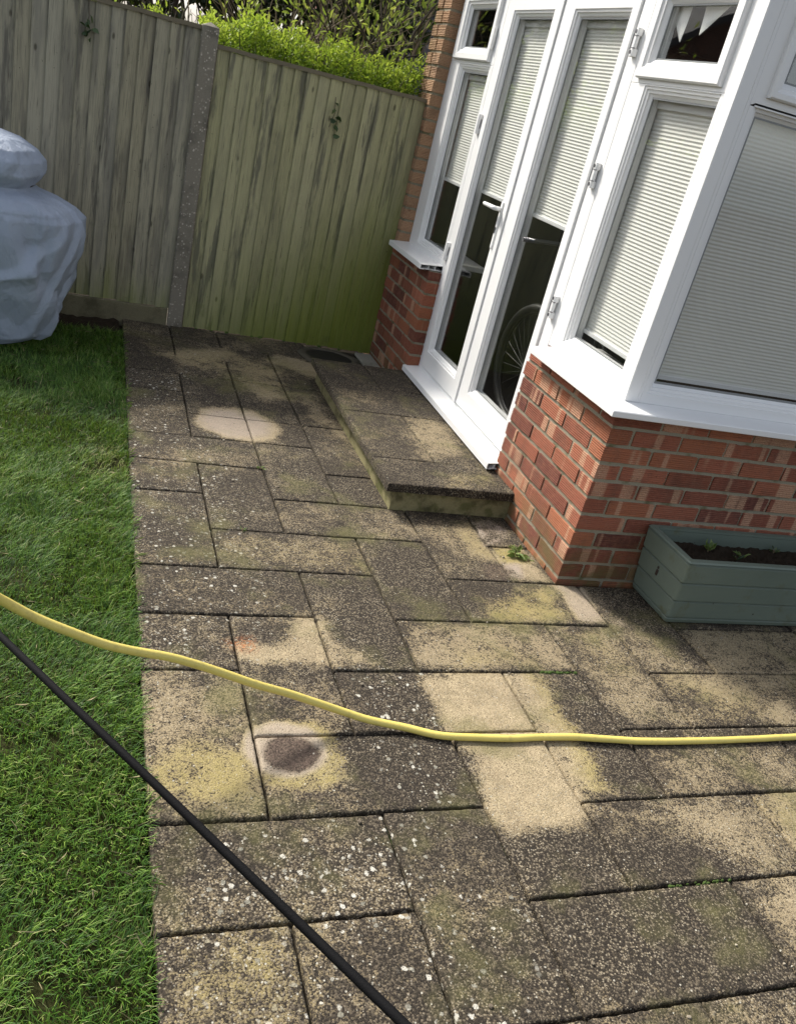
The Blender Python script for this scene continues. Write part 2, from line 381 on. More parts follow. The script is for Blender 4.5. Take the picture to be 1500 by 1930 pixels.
def leaves(name, C, D, L, W, mat, parent=None, fold=.25, rnd=None):
    """one folded six-vertex leaf per centre. C,D (n,3), L,W (n,)"""
    n = len(C); D = D/np.linalg.norm(D, axis=1, keepdims=True)
    up = rng.normal(size=(n,3)); up[:,2] += .8
    Sd = np.cross(D, up); Sd /= np.linalg.norm(Sd, axis=1, keepdims=True)+1e-9
    Nn = np.cross(Sd, D)
    Lc, Wc = L[:,None], W[:,None]
    base = C; tip = C + D*Lc - Nn*Lc*.12
    m = C + D*Lc*.5
    a1 = C + D*Lc*.28 + Sd*Wc*.42 + Nn*Wc*fold*.6; a2 = C + D*Lc*.68 + Sd*Wc*.40 + Nn*Wc*fold*.6
    b1 = C + D*Lc*.28 - Sd*Wc*.42 + Nn*Wc*fold*.6; b2 = C + D*Lc*.68 - Sd*Wc*.40 + Nn*Wc*fold*.6
    V = np.stack([base, a1, a2, tip, b2, b1], 1).reshape(-1,3)
    k = np.arange(n)[:,None]*6
    F = np.concatenate([k+np.array([[0,1,2,3]]), k+np.array([[0,3,4,5]])], 1).reshape(-1,4)
    r = rng.random(n) if rnd is None else rnd
    return np_mesh(name, V, F, mat, parent, [('rnd','FACE','FLOAT', np.repeat(r, 2))])
# ================================================================== SETTING
g = MB(); g.add([(-60,-60,-.05),(60,-60,-.05),(60,60,-.05),(-60,60,-.05)], [(0,1,2,3)])
tag(g.build('ground', SOIL), kind='structure')
g = MB(); nx, ny = 60, 120
vs = []
for j in range(ny+1):
    for i in range(nx+1):
        x = -6 + (6-1.70)*i/nx; y = -4 + 6.75*j/ny
        vs.append((x, y, -.022 + .010*mn.noise(Vector((x*2.1, y*2.1, 0)))))
g.add(vs, [(j*(nx+1)+i, j*(nx+1)+i+1, (j+1)*(nx+1)+i+1, (j+1)*(nx+1)+i) for j in range(ny) for i in range(nx)])
tag(g.build('lawn', TURF), kind='structure')
g = MB(); vs = []
for j in range(13):
    for i in range(121):
        x = -6 + (6-1.71)*i/120; y = 2.66 + .32*j/12
        vs.append((x, y, -.02 + .035*mn.noise(Vector((x*14, y*14, 3))) + .012*mn.noise(Vector((x*50, y*50, 3)))))
g.add(vs, [(j*121+i, j*121+i+1, (j+1)*121+i+1, (j+1)*121+i) for j in range(12) for i in range(120)])
tag(g.build('soil_strip', SOIL), kind='structure')
g = MB(); g.add([(-1.685,-4,-.016),(4,-4,-.016),(4,.0,-.016),(0,.0,-.016),(0,2.99,-.016),(-1.685,2.99,-.016)], [(0,1,2,3,4,5)])
tag(g.build('patio_joints', JOINT), kind='structure')

# ---- paving slabs on a 0.3 m module, measured from the photograph
STAINS_DAPPLE = [('c',0.95,0.03,0,[[-1.17,-0.314],[-1.102,-0.301],[-1.055,-0.346],[-1.045,-0.422],[-1.009,-0.465],[-0.955,-0.522],[-0.97,-0.583],[-1.152,-0.581],[-1.321,-0.575],[-1.399,-0.545],[-1.402,-0.507],[-1.268,-0.459],[-1.213,-0.399]]),('c',1.0,0.03,0,[[-0.823,-0.601],[-0.491,-0.614],[-0.516,-0.901],[-0.496,-0.949],[-0.495,-1.04],[-0.491,-1.197],[-0.535,-1.29],[-0.621,-1.289],[-0.707,-1.264],[-0.792,-1.276],[-0.802,-1.206],[-0.788,-1.006],[-0.81,-0.894],[-0.809,-0.723]]),('c',0.85,0.03,0,[[-0.491,-0.614],[-0.39,-0.627],[-0.388,-0.83],[-0.392,-1.022],[-0.379,-1.163],[-0.485,-1.191],[-0.496,-0.949]]),('y',0.85,0.04,0,[[-0.411,-0.627],[-0.355,-0.641],[-0.339,-0.831],[-0.33,-1.047],[-0.37,-1.164],[-0.455,-1.169],[-0.441,-1.042],[-0.417,-0.829]]),('y',0.9,0.04,0,[[-0.383,-0.138],[-0.048,-0.036],[-0.058,-0.282],[-0.36,-0.324],[-0.424,-0.266]]),('c',0.8,0.05,0,[[-0.419,-0.14],[-0.044,-0.028],[-0.054,-0.289],[-0.36,-0.324],[-0.458,-0.268]]),('c',0.9,0.02,0,[[-0.024,-0.022],[0.118,-0.028],[0.082,-0.294],[-0.054,-0.289]]),('p',0.5,0.02,0,[[-0.003,-0.021],[0.118,-0.028],[0.076,-0.305],[-0.035,-0.299]]),('c',0.7,0.03,0,[[-0.338,0.393],[-0.226,0.481],[-0.218,0.268],[-0.192,0.147],[-0.325,0.189]]),('y',0.4,0.03,0,[[-0.338,0.393],[-0.226,0.481],[-0.218,0.268],[-0.192,0.147],[-0.325,0.189]]),('p',1.0,0.015,0,[[-0.203,0.484],[-0.085,0.526],[-0.041,0.417],[-0.096,0.31],[-0.226,0.267],[-0.221,0.384]]),('c',0.5,0.02,0,[[-0.203,0.484],[-0.085,0.526],[-0.041,0.417],[-0.096,0.31],[-0.226,0.267],[-0.221,0.384]]),('m',0.6,0.02,0,[[-0.309,0.105],[-0.2,0.129],[-0.182,0.055],[-0.248,-0.012],[-0.314,0.002]]),('p',0.9,0.02,0,[[-0.2,0.129],[-0.113,0.124],[-0.145,0.025],[-0.222,-0.01]]),('y',1.0,0.02,0,[[-0.195,0.261],[-0.045,0.274],[-0.048,0.152],[-0.187,0.13]]),('c',0.8,0.03,0,[[-0.195,0.261],[-0.045,0.274],[-0.031,0.026],[-0.166,0.007],[-0.187,0.13]]),('c',0.28,0.03,0,[[-1.391,0.241],[-0.776,0.238],[-0.815,-0.013],[-1.404,-0.029]]),('y',0.3,0.03,0,[[-1.391,0.241],[-0.776,0.238],[-0.815,-0.013],[-1.404,-0.029]]),('c',0.45,0.04,0,[[-1.291,0.225],[-1.195,0.237],[-1.238,0.091],[-1.296,0.104]]),('c',0.45,0.03,0,[[-0.785,-0.324],[-0.169,-0.33],[-0.214,-0.581],[-0.81,-0.589]]),('c',0.4,0.02,0,[[-0.785,-0.324],[-0.169,-0.33],[-0.18,-0.374],[-0.74,-0.373]]),('y',0.45,0.05,0,[[-0.663,-0.5],[-0.421,-0.463],[-0.355,-0.553],[-0.673,-0.582]]),('c',0.5,0.04,0,[[-0.169,-0.33],[0.068,-0.319],[0.081,-0.608],[0.159,-0.898],[-0.144,-0.901],[-0.189,-0.725]]),('y',0.3,0.04,0,[[-0.169,-0.33],[0.068,-0.319],[0.081,-0.608],[-0.096,-0.64]]),('c',0.5,0.04,0,[[0.107,-0.623],[0.801,-0.588],[0.53,-0.901],[0.069,-0.901]]),('y',0.5,0.08,0,[[0.118,-0.623],[0.302,-0.668],[0.48,-0.816],[0.272,-0.868],[0.15,-0.784]]),('c',0.3,0.05,0,[[0.448,-0.314],[1.078,-0.268],[0.818,-0.567],[0.39,-0.58]]),('p',0.6,0.05,0,[[0.168,-0.04],[0.285,-0.112],[0.247,-0.304],[0.107,-0.328],[0.1,-0.163]]),('c',0.45,0.06,0,[[0.132,-0.035],[0.237,-0.193],[0.265,-0.581],[0.089,-0.596],[0.071,-0.347]]),('c',0.6,0.05,0,[[0.141,-1.204],[0.272,-1.2],[0.095,-1.405],[0.058,-1.402]]),('y',0.5,0.05,0,[[0.085,-1.222],[0.262,-1.211],[0.126,-1.368]]),('c',0.5,0.05,0,[[-0.488,-1.197],[0.141,-1.204],[0.095,-1.405],[-0.035,-1.467],[-0.235,-1.34],[-0.48,-1.307]]),('c',0.4,0.1,0,[[-0.18,-0.959],[0.474,-0.967],[0.281,-1.19],[-0.223,-1.183]]),('c',0.55,0.05,0,[[-0.143,-1.509],[0.007,-1.506],[-0.075,-1.722],[-0.169,-1.71]]),('c',0.3,0.1,0,[[-0.898,-1.783],[-0.232,-1.783],[-0.234,-1.961],[-0.89,-1.913]]),('c',0.65,0.05,0,[[-1.498,2.314],[-1.332,2.514],[-1.068,2.579],[-0.778,2.3],[-0.848,2.072],[-1.128,2.058],[-1.358,2.167]]),('y',0.3,0.1,0,[[-1.497,2.343],[-1.026,2.65],[-0.597,2.369],[-0.777,1.777],[-1.137,1.986]]),('c',0.6,0.04,0,[[-1.12,2.261],[-0.781,2.096],[-0.817,1.804],[-0.96,1.758],[-1.08,1.964]]),('c',0.6,0.05,0,[[-0.784,1.939],[-0.651,1.941],[-0.588,1.526],[-0.648,1.333],[-0.729,1.56]]),('c',0.5,0.03,0,[[-0.738,1.378],[-0.611,1.426],[-0.591,1.326],[-0.731,1.278]]),('c',0.25,0.08,0,[[-1.69,0.95],[-1.373,0.996],[-1.066,1.068],[-1.186,0.758],[-1.684,0.71]]),('c',0.7,0.03,0,[[-0.85,2.467],[-0.75,2.664],[-0.37,2.457],[-0.494,2.218],[-0.671,2.341]]),('c',0.6,0.04,1,[[-0.575,1.699],[-0.395,1.679],[-0.391,1.521],[-0.594,1.496]]),('c',0.75,0.04,1,[[-0.335,1.35],[-0.047,1.471],[-0.078,1.006],[-0.355,0.831],[-0.363,1.067]]),('y',0.8,0.04,1,[[-0.317,0.628],[-0.049,0.748],[-0.034,0.571],[-0.324,0.535]]),('c',0.8,0.04,1,[[-0.306,0.657],[-0.036,0.781],[-0.03,0.561],[-0.352,0.53]]),('l',1.0,0.12,0,[[-1.471,-1.307],[-1.298,-1.274],[-1.1,-1.256],[-1.085,-1.433],[-1.114,-1.481],[-1.391,-1.485],[-1.573,-1.465]]),('l',0.9,0.1,0,[[-1.575,-1.491],[-1.392,-1.492],[-1.401,-1.711],[-1.655,-1.696]]),('y',0.8,0.06,0,[[-1.641,-1.496],[-1.393,-1.498],[-1.391,-1.713],[-1.674,-1.683]]),('c',0.4,0.06,0,[[-1.673,-1.498],[-1.393,-1.498],[-1.397,-1.743],[-1.684,-1.701]]),('l',0.5,0.1,0,[[-1.159,-1.455],[-0.868,-1.485],[-0.969,-1.772],[-1.178,-1.754]]),('l',0.35,0.1,0,[[-1.694,0.76],[-1.269,0.849],[-1.238,-0.277],[-1.419,-0.572],[-1.696,-0.576]]),('l',0.3,0.1,0,[[-1.682,1.953],[-1.365,2.075],[-1.293,0.844],[-1.694,0.76]]),('l',0.5,0.06,0,[[-1.049,-0.974],[-0.873,-0.937],[-0.889,-1.163],[-1.064,-1.133]]),('l',0.45,0.05,0,[[-1.088,-0.606],[-0.815,-0.603],[-0.815,-0.87],[-1.045,-0.842]]),('d',0.9,0.05,0,[[-1.088,-0.606],[-0.815,-0.603],[-0.815,-0.87],[-0.796,-1.089],[-0.861,-1.174],[-1.101,-1.159],[-1.201,-1.088],[-1.148,-0.929],[-1.061,-0.842],[-1.09,-0.722]]),('d',0.9,0.03,0,[[-1.077,-0.316],[-0.809,-0.302],[-0.812,-0.595],[-0.952,-0.597],[-0.949,-0.521],[-1.026,-0.421]]),('d',0.5,0.05,0,[[-0.774,0.247],[-0.515,0.242],[-0.521,-0.288],[-0.783,-0.317]]),('d',0.85,0.05,0,[[-0.991,0.908],[-0.747,1.081],[-0.545,0.716],[-0.604,0.601],[-0.819,0.541],[-0.991,0.638]]),('d',0.9,0.05,0,[[-1.087,1.678],[-0.837,1.457],[-0.79,1.133],[-0.931,1.1],[-0.902,1.335],[-1.039,1.618]]),('d',0.8,0.05,0,[[-1.301,1.804],[-1.096,1.834],[-1.063,1.648],[-1.266,1.585]]),('d',0.7,0.05,0,[[-1.674,2.412],[-1.443,2.224],[-1.415,1.575],[-1.678,1.491]]),('d',0.6,0.08,0,[[-1.688,0.539],[-1.41,0.588],[-1.387,0.001],[-1.683,-0.01]]),('d',0.6,0.06,0,[[-1.371,0.774],[-1.112,0.772],[-1.16,0.463],[-1.356,0.479]]),('d',0.8,0.04,0,[[-0.445,-0.028],[-0.231,-0.031],[-0.439,-0.301],[-0.521,-0.288]]),('d',0.9,0.06,0,[[-0.828,-1.286],[-0.711,-1.271],[-0.568,-1.315],[-0.355,-1.386],[-0.306,-1.442],[-0.778,-1.479],[-0.829,-1.395]]),('d',0.8,0.08,0,[[-0.783,-1.49],[-0.147,-1.492],[-0.162,-1.682],[-0.253,-1.77],[-0.892,-1.772]]),('d',0.9,0.04,0,[[-0.285,-0.626],[-0.216,-0.697],[-0.205,-0.934],[-0.209,-1.162],[-0.343,-1.165],[-0.323,-0.931]]),('d',0.8,0.04,1,[[-0.598,0.6],[-0.177,0.858],[-0.288,0.633],[-0.508,0.522]]),('d',0.5,0.06,1,[[-0.247,2.224],[-0.075,2.098],[-0.006,1.157],[-0.056,1.356],[-0.319,1.505]]),('d',0.6,0.05,0,[[-1.287,0.332],[-0.75,0.338],[-0.771,0.256],[-1.274,0.269]]),('d',0.8,0.06,0,[[0.336,-0.027],[0.429,-0.182],[0.408,-0.334],[0.261,-0.322]]),('o',1.0,0.03,0,[[-1.393,-0.457],[-1.337,-0.461],[-1.346,-0.495],[-1.393,-0.496]]),('c',0.22,0.05,0,[[-1.678,-0.613],[-1.391,-0.61],[-1.374,-0.921],[-1.682,-0.912]]),('c',0.3,0.06,0,[[-0.458,0.573],[-0.254,0.477],[-0.295,0.171],[-0.442,0.242]]),('c',1.0,0.026,0,[[-0.94,1.375],[-0.951,1.443],[-0.981,1.504],[-1.029,1.553],[-1.089,1.584],[-1.155,1.595],[-1.221,1.584],[-1.281,1.553],[-1.329,1.504],[-1.359,1.443],[-1.37,1.375],[-1.359,1.307],[-1.329,1.246],[-1.281,1.197],[-1.221,1.166],[-1.155,1.155],[-1.089,1.166],[-1.029,1.197],[-0.981,1.246],[-0.951,1.307]]),('p',0.8,0.03,0,[[-0.985,1.375],[-0.994,1.431],[-1.019,1.481],[-1.059,1.521],[-1.109,1.546],[-1.165,1.555],[-1.221,1.546],[-1.271,1.521],[-1.311,1.481],[-1.336,1.431],[-1.345,1.375],[-1.336,1.319],[-1.311,1.269],[-1.271,1.229],[-1.221,1.204],[-1.165,1.195],[-1.109,1.204],[-1.059,1.229],[-1.019,1.269],[-0.994,1.319]]),('c',1.15,0.01,0,[[-1.202,-0.945],[-1.208,-0.91],[-1.225,-0.879],[-1.251,-0.854],[-1.285,-0.838],[-1.322,-0.833],[-1.359,-0.838],[-1.393,-0.854],[-1.419,-0.879],[-1.436,-0.91],[-1.442,-0.945],[-1.436,-0.98],[-1.419,-1.011],[-1.393,-1.036],[-1.359,-1.052],[-1.322,-1.057],[-1.285,-1.052],[-1.251,-1.036],[-1.225,-1.011],[-1.208,-0.98]]),('p',0.9,0.012,0,[[-1.204,-0.945],[-1.21,-0.911],[-1.227,-0.88],[-1.253,-0.856],[-1.286,-0.84],[-1.322,-0.835],[-1.358,-0.84],[-1.391,-0.856],[-1.417,-0.88],[-1.434,-0.911],[-1.44,-0.945],[-1.434,-0.979],[-1.417,-1.01],[-1.391,-1.034],[-1.358,-1.05],[-1.322,-1.055],[-1.286,-1.05],[-1.253,-1.034],[-1.227,-1.01],[-1.21,-0.979]]),('m',1.0,0.014,0,[[-1.228,-0.965],[-1.232,-0.943],[-1.243,-0.923],[-1.261,-0.907],[-1.283,-0.897],[-1.308,-0.893],[-1.333,-0.897],[-1.355,-0.907],[-1.373,-0.923],[-1.384,-0.943],[-1.388,-0.965],[-1.384,-0.987],[-1.373,-1.007],[-1.355,-1.023],[-1.333,-1.033],[-1.308,-1.037],[-1.283,-1.033],[-1.261,-1.023],[-1.243,-1.007],[-1.232,-0.987]]),('y',0.8,0.02,0,[[-1.14,-0.965],[-1.148,-0.92],[-1.17,-0.88],[-1.204,-0.848],[-1.247,-0.827],[-1.295,-0.82],[-1.343,-0.827],[-1.386,-0.848],[-1.42,-0.88],[-1.442,-0.92],[-1.45,-0.965],[-1.442,-1.01],[-1.42,-1.05],[-1.386,-1.082],[-1.343,-1.103],[-1.295,-1.11],[-1.247,-1.103],[-1.204,-1.082],[-1.17,-1.05],[-1.148,-1.01]]),('c',0.62,0.024,0,[[-1.143,-0.97],[-1.15,-0.927],[-1.172,-0.888],[-1.206,-0.857],[-1.248,-0.837],[-1.295,-0.83],[-1.342,-0.837],[-1.384,-0.857],[-1.418,-0.888],[-1.44,-0.927],[-1.447,-0.97],[-1.44,-1.013],[-1.418,-1.052],[-1.384,-1.083],[-1.342,-1.103],[-1.295,-1.11],[-1.248,-1.103],[-1.206,-1.083],[-1.172,-1.052],[-1.15,-1.013]]),('y',0.85,0.03,0,[[-1.41,-1.03],[-1.417,-0.991],[-1.436,-0.957],[-1.466,-0.929],[-1.503,-0.911],[-1.545,-0.905],[-1.587,-0.911],[-1.624,-0.929],[-1.654,-0.957],[-1.673,-0.991],[-1.68,-1.03],[-1.673,-1.069],[-1.654,-1.103],[-1.624,-1.131],[-1.587,-1.149],[-1.545,-1.155],[-1.503,-1.149],[-1.466,-1.131],[-1.436,-1.103],[-1.417,-1.069]]),('c',0.5,0.03,0,[[-1.41,-1.03],[-1.417,-0.991],[-1.436,-0.957],[-1.466,-0.929],[-1.503,-0.911],[-1.545,-0.905],[-1.587,-0.911],[-1.624,-0.929],[-1.654,-0.957],[-1.673,-0.991],[-1.68,-1.03],[-1.673,-1.069],[-1.654,-1.103],[-1.624,-1.131],[-1.587,-1.149],[-1.545,-1.155],[-1.503,-1.149],[-1.466,-1.131],[-1.436,-1.103],[-1.417,-1.069]])]  # paving stains; the pale streak near the fence also has leaf-dappled sunlight painted in
XL = [-1.695,-1.402,-1.107,-.812,-.510,-.205,.092,.402,.715,1.02,1.33,1.63,1.93]
YL = {-8:-4.15,-7:-3.85,-6:-3.55,-5:-3.25,-4:-2.96,-3:-2.67,-2:-2.37,-1:-2.075,0:-1.78,1:-1.482,2:-1.187,3:-.895,4:-.602,5:-.312,6:-.016,7:.272,8:.568,9:.865,10:1.16,11:1.45,12:1.74,13:2.03,14:2.34,15:2.62,16:2.955}
RECTS = [(0,1,2,2),(2,0,3,2),(3,1,4,3),(4,1,6,2),(4,2,5,4),(5,2,7,3),(5,3,6,5),(6,3,8,4),(6,4,7,6),(3,4,5,5),(3,5,4,7),(4,5,6,6),(4,6,5,8),(5,6,6,7),
 (2,4,3,6),(0,5,2,6),(1,3,2,5),(2,3,4,4),(1,2,3,3),(0,4,1,5),(0,2,1,4),(1,6,3,7),(0,6,1,8),(0,8,1,9),(0,9,2,10),(1,7,2,9),(2,8,3,10),(2,7,4,8),(3,8,4,9),
 (3,9,4,11),(2,10,3,11),(1,10,2,11),(0,10,1,12),(1,11,2,13),(2,11,3,13),(3,11,4,13),(0,12,1,13),(0,13,2,14),(2,13,3,14),(0,14,1,16),(1,14,3,15),(1,15,2,16),(2,15,4,16),(3,13,4,15),
 (0,-1,1,1),(1,-1,2,1),(3,0,5,1),(5,0,7,1),(6,1,8,2),(7,2,9,3),(7,4,9,5),(8,3,10,4),(2,-2,3,0),(0,-3,1,-1),(3,-1,4,0),(4,-2,6,0),(6,-1,8,0),(1,-3,2,-1),(7,0,8,1),(8,0,9,2),(9,2,11,3),(8,-1,9,0),(9,0,11,1)]
used = set()
for a,b,c,d in RECTS:
    for i in range(a,c):
        for j in range(b,d): used.add((i,j))
for j in range(-8,16):
    for i in range(0,12):
        if (i,j) in used: continue
        if i >= 6 and j >= 6: continue
        if i == 4 and j >= 8 or i == 5 and j >= 8: continue
        w_ = 2 if (i+1,j) not in used and i < 11 and (i+j) % 3 == 0 and not (i+1 >= 4 and j >= 8) and not (i+1>=6 and j>=6) else 1
        RECTS.append((i,j,i+w_,j+1))
        for q in range(w_): used.add((i+q,j))
def poly_sd(P, poly):
    """signed distance (positive inside) of points P (n,2) to polygon"""
    poly = np.array(poly, float); n = len(poly); best = np.full(len(P), 1e9); ins = np.zeros(len(P), bool)
    for i in range(n):
        a, b = poly[i], poly[(i+1) % n]; e = b-a; wv = P-a
        tt = np.clip((wv@e)/(e@e+1e-12), 0, 1); d = np.linalg.norm(wv - tt[:,None]*e, axis=1); best = np.minimum(best, d)
        cond = ((a[1] > P[:,1]) != (b[1] > P[:,1])) & (P[:,0] < (b[0]-a[0])*(P[:,1]-a[1])/((b[1]-a[1])+1e-12)+a[0]); ins ^= cond
    return np.where(ins, best, -best)
def vnoise(P, sc, seed=0):
    """cheap value noise on 2-D points, -1..1"""
    q = P*sc + seed*17.3; i = np.floor(q).astype(int); f = q-i; f = f*f*(3-2*f)
    def h(a, b):
        x = np.sin(a*127.1+b*311.7+seed*7.7)*43758.5453; return (x-np.floor(x))*2-1
    return (h(i[:,0],i[:,1])*(1-f[:,0])+h(i[:,0]+1,i[:,1])*f[:,0])*(1-f[:,1]) + (h(i[:,0],i[:,1]+1)*(1-f[:,0])+h(i[:,0]+1,i[:,1]+1)*f[:,0])*f[:,1]
def stain_dapple_values(P, level):
    ch = {k: np.zeros(len(P)) for k in 'cypdlmo'}
    W_ = np.stack([vnoise(P, 14, 1)+.5*vnoise(P, 37, 2)+.25*vnoise(P, 90, 12), vnoise(P, 14, 3)+.5*vnoise(P, 37, 4)+.25*vnoise(P, 90, 14)], 1)
    for c, s, sw, lv, poly in STAINS_DAPPLE:
        if lv != level: continue
        pa = np.array(poly); sw *= (1.5 if sw > .025 else 1.0); lo = pa.min(0)-sw*2; hi = pa.max(0)+sw*2
        m = np.all((P > lo) & (P < hi), 1)
        if not m.any(): continue
        d = poly_sd(P[m]+W_[m]*(.016 if sw > .025 else .006), poly); x = np.clip((d+sw)/(2*sw), 0, 1); x = x*x*(3-2*x)*s
        ch[c][m] = np.maximum(ch[c][m], x)
    ch['c'] *= 1-ch['m']
    return ch
PV, PF, PA, PB = [], [], [], []; off = 0
def slab_patch(x0, y0, x1, y1, ztop, depth, step, level, r):
    """one slab: a fine top grid with worn edges and a skirt"""
    global off
    g = .0032
    x0 += g; y0 += g; x1 -= g; y1 -= g
    nx = max(3, int((x1-x0)/step)); ny = max(3, int((y1-y0)/step))
    ux = np.concatenate([[0,0,.003,.009], np.linspace(.02, (x1-x0)-.02, nx), [(x1-x0)-.009,(x1-x0)-.003,(x1-x0),(x1-x0)]])
    uy = np.concatenate([[0,0,.003,.009], np.linspace(.02, (y1-y0)-.02, ny), [(y1-y0)-.009,(y1-y0)-.003,(y1-y0),(y1-y0)]])
    X, Y = np.meshgrid(x0+ux, y0+uy); h, wd = X.shape
    P = np.stack([X.ravel(), Y.ravel()], 1)
    tx, ty = (r-.5)*.006, (math.sin(r*50))*.003
    Z = np.full(len(P), ztop) + (X.ravel()-(x0+x1)/2)*tx*1.4 + (Y.ravel()-(y0+y1)/2)*ty*1.4 + vnoise(P, 7, 5)*.0010 + vnoise(P, 60, 6)*.0006 + math.sin(r*91)*.0012
    I, J = np.meshgrid(np.arange(wd), np.arange(h)); I = I.ravel(); J = J.ravel()
    e = np.minimum(np.minimum(I, wd-1-I), np.minimum(J, h-1-J))
    jit = vnoise(P, 55, 9)*.0022 + vnoise(P, 140, 10)*.0018
    Z = np.where(e == 0, ztop-depth, np.where(e == 1, Z-.004-np.abs(jit)*1.5, np.where(e == 2, Z-.0012, np.where(e == 3, Z-.0005, Z))))
    inward = np.where(e <= 2, np.abs(jit)*.9, 0)
    Pc = P.copy()
    Pc[:,0] += np.where(I <= 2, inward, 0) - np.where(I >= wd-3, inward, 0)
    Pc[:,1] += np.where(J <= 2, inward, 0) - np.where(J >= h-3, inward, 0)
    V = np.column_stack([Pc, Z])
    q = (np.arange(h-1)[:,None]*wd + np.arange(wd-1)[None,:]).ravel()
    F = np.stack([q, q+1, q+1+wd, q+wd], 1)
    ch = stain_dapple_values(P, level)
    edge = np.minimum(np.minimum(P[:,0]-x0, x1-P[:,0]), np.minimum(P[:,1]-y0, y1-P[:,1]))
    ed = np.clip(1-edge/.008, 0, 1)*.5
    PA.append(np.column_stack([ch['c']*(.68 if level else 1), ch['y'], ch['p'], np.clip(ch['d']*.9+ed*.32+(.38 if level else 0), 0, 1)]))
    PB.append(np.column_stack([ch['l'], ch['m'], ch['o'], np.full(len(P), r)]))
    PV.append(V); PF.append(F+off); off += len(V)
def flush_slabs(name, parent=None):
    global PV, PF, PA, PB, off
    o = np_mesh(name, np.concatenate(PV), np.concatenate(PF), SLAB, parent,
        [('stainDappleA','POINT','FLOAT_COLOR',np.concatenate(PA)), ('stainB','POINT','FLOAT_COLOR',np.concatenate(PB))], smooth=True)
    PV, PF, PA, PB, off = [], [], [], [], 0
    return o
for a,b,c,d in RECTS:
    y1 = YL[d]; x1 = XL[c]
    if b >= 6 and c >= 6: x1 = min(x1, -.002)
    near = YL[b] > -2.4 and XL[a] < 1.4
    slab_patch(XL[a], YL[b], x1, y1, 0, .03, .014 if near else .06, 0, random.random())
tag(flush_slabs('patio'), kind='structure')

# ================================================================== BRICKWORK
Z0, CH = .020, .0762
def brick(mb, tn, x0, y0, z0, x1, y1, z1, rib=.0027, tan=0.0):
    """brick with ribbed (combed) faces all round"""
    e = .0015; n = 7
    zs = [z0]; ins = [.004]
    H = z1-z0
    for k in range(n):
        zc = z0 + H*(k+.5)/n; hw = H/n*.5
        j = random.uniform(.6, 1.25)
        zs += [zc-hw*.85, zc-hw*.3, zc+hw*.35]; ins += [rib*j, 0, 0]
    zs += [z1-.002, z1]; ins += [rib, .004]
    jx = random.uniform(-.0018, .0018); r = random.random()
    nxs = max(1, int((x1-x0)/.028)); nys = max(1, int((y1-y0)/.028))
    per = [(q/nxs, 0) for q in range(nxs)]+[(1, q/nys) for q in range(nys)]+[(1-q/nxs, 1) for q in range(nxs)]+[(0, 1-q/nys) for q in range(nys)]
    NP = len(per); drift = [random.gauss(0, .0005) for _ in per]; chip = [abs(random.gauss(0, .0016))*(2.2 if random.random() < .12 else 1) for _ in per]; chip2 = [abs(random.gauss(0, .0016)) for _ in per]
    vs = []; NZ_ = len(zs)
    for q, (z, i) in enumerate(zip(zs, ins)):
        for k, (u, v) in enumerate(per):
            e_ = i + drift[k] + random.gauss(0, .00025)
            if q < 3: e_ += chip[k]*(1-q/3)
            if q > NZ_-4: e_ += chip2[k]*(1-(NZ_-1-q)/3)
            sx = e_ if u == 0 else (-e_ if u == 1 else 0); sy = e_ if v == 0 else (-e_ if v == 1 else 0)
            zz_ = z + (chip[k]*.5 if q < 2 else 0) - (chip2[k]*.5 if q > NZ_-3 else 0)
            vs.append((x0+(x1-x0)*u+sx+jx, y0+(y1-y0)*v+sy+jx, zz_))
    fs = []
    for q in range(NZ_-1):
        for k in range(NP):
            k2 = (k+1) % NP; fs.append((q*NP+k, q*NP+k2, q*NP+NP+k2, q*NP+NP+k))
    fs += [tuple(range(NP-1,-1,-1)), tuple(len(vs)-NP+k for k in range(NP))]
    mb.add(vs, fs, r); tn += [tan]*len(fs)
def finish(mb, tn, name, parent, mat=BRICK):
    o = mb.build(name, mat, parent)
    at = o.data.attributes.new('tan', 'FLOAT', 'FACE'); at.data.foreach_set('value', np.array(tn, dtype=np.float32)); return o
house = empty('conservatory', (0,0,0), 'white framed conservatory on a low red brick wall, with glazed french doors', 'conservatory')
J = .0125
# dwarf wall round the corner: door side (x=0, y 0..0.8) and window side (y=0, x 0..2.6)
mb = MB(); tn = []
for k in range(-1, 10):
    z0 = Z0+CH*k+J/2; z1 = Z0+CH*(k+1)-J/2
    if k == 9: z1 = min(z1, .770)
    odd = k % 2 != 0
    L = (.2185, .1035) if odd else (.1035, .2185)      # corner brick: x length, y length
    brick(mb, tn, 0, 0, z0, L[0], L[1], z1)
    y = L[1]+J
    while y < .79:
        y2 = min(y+.2165, .80)
        if y2-y > .02: brick(mb, tn, random.uniform(-.0008,.0008), y, z0, .09, y2, z1)
        y = y2+J
    x = L[0]+J
    while x < 2.6:
        brick(mb, tn, x, random.uniform(-.0008,.0008), z0, x+.2165, .09, z1, tan=random.choice([0,0,0,.1])); x += .2265
finish(mb, tn, 'brick_wall', house)
m = MB(); m.box((.006,.006,-.06), (.085,.792,.764)); m.box((.085,.006,-.06), (2.62,.085,.764)); m.build('mortar', MORTAR, house)
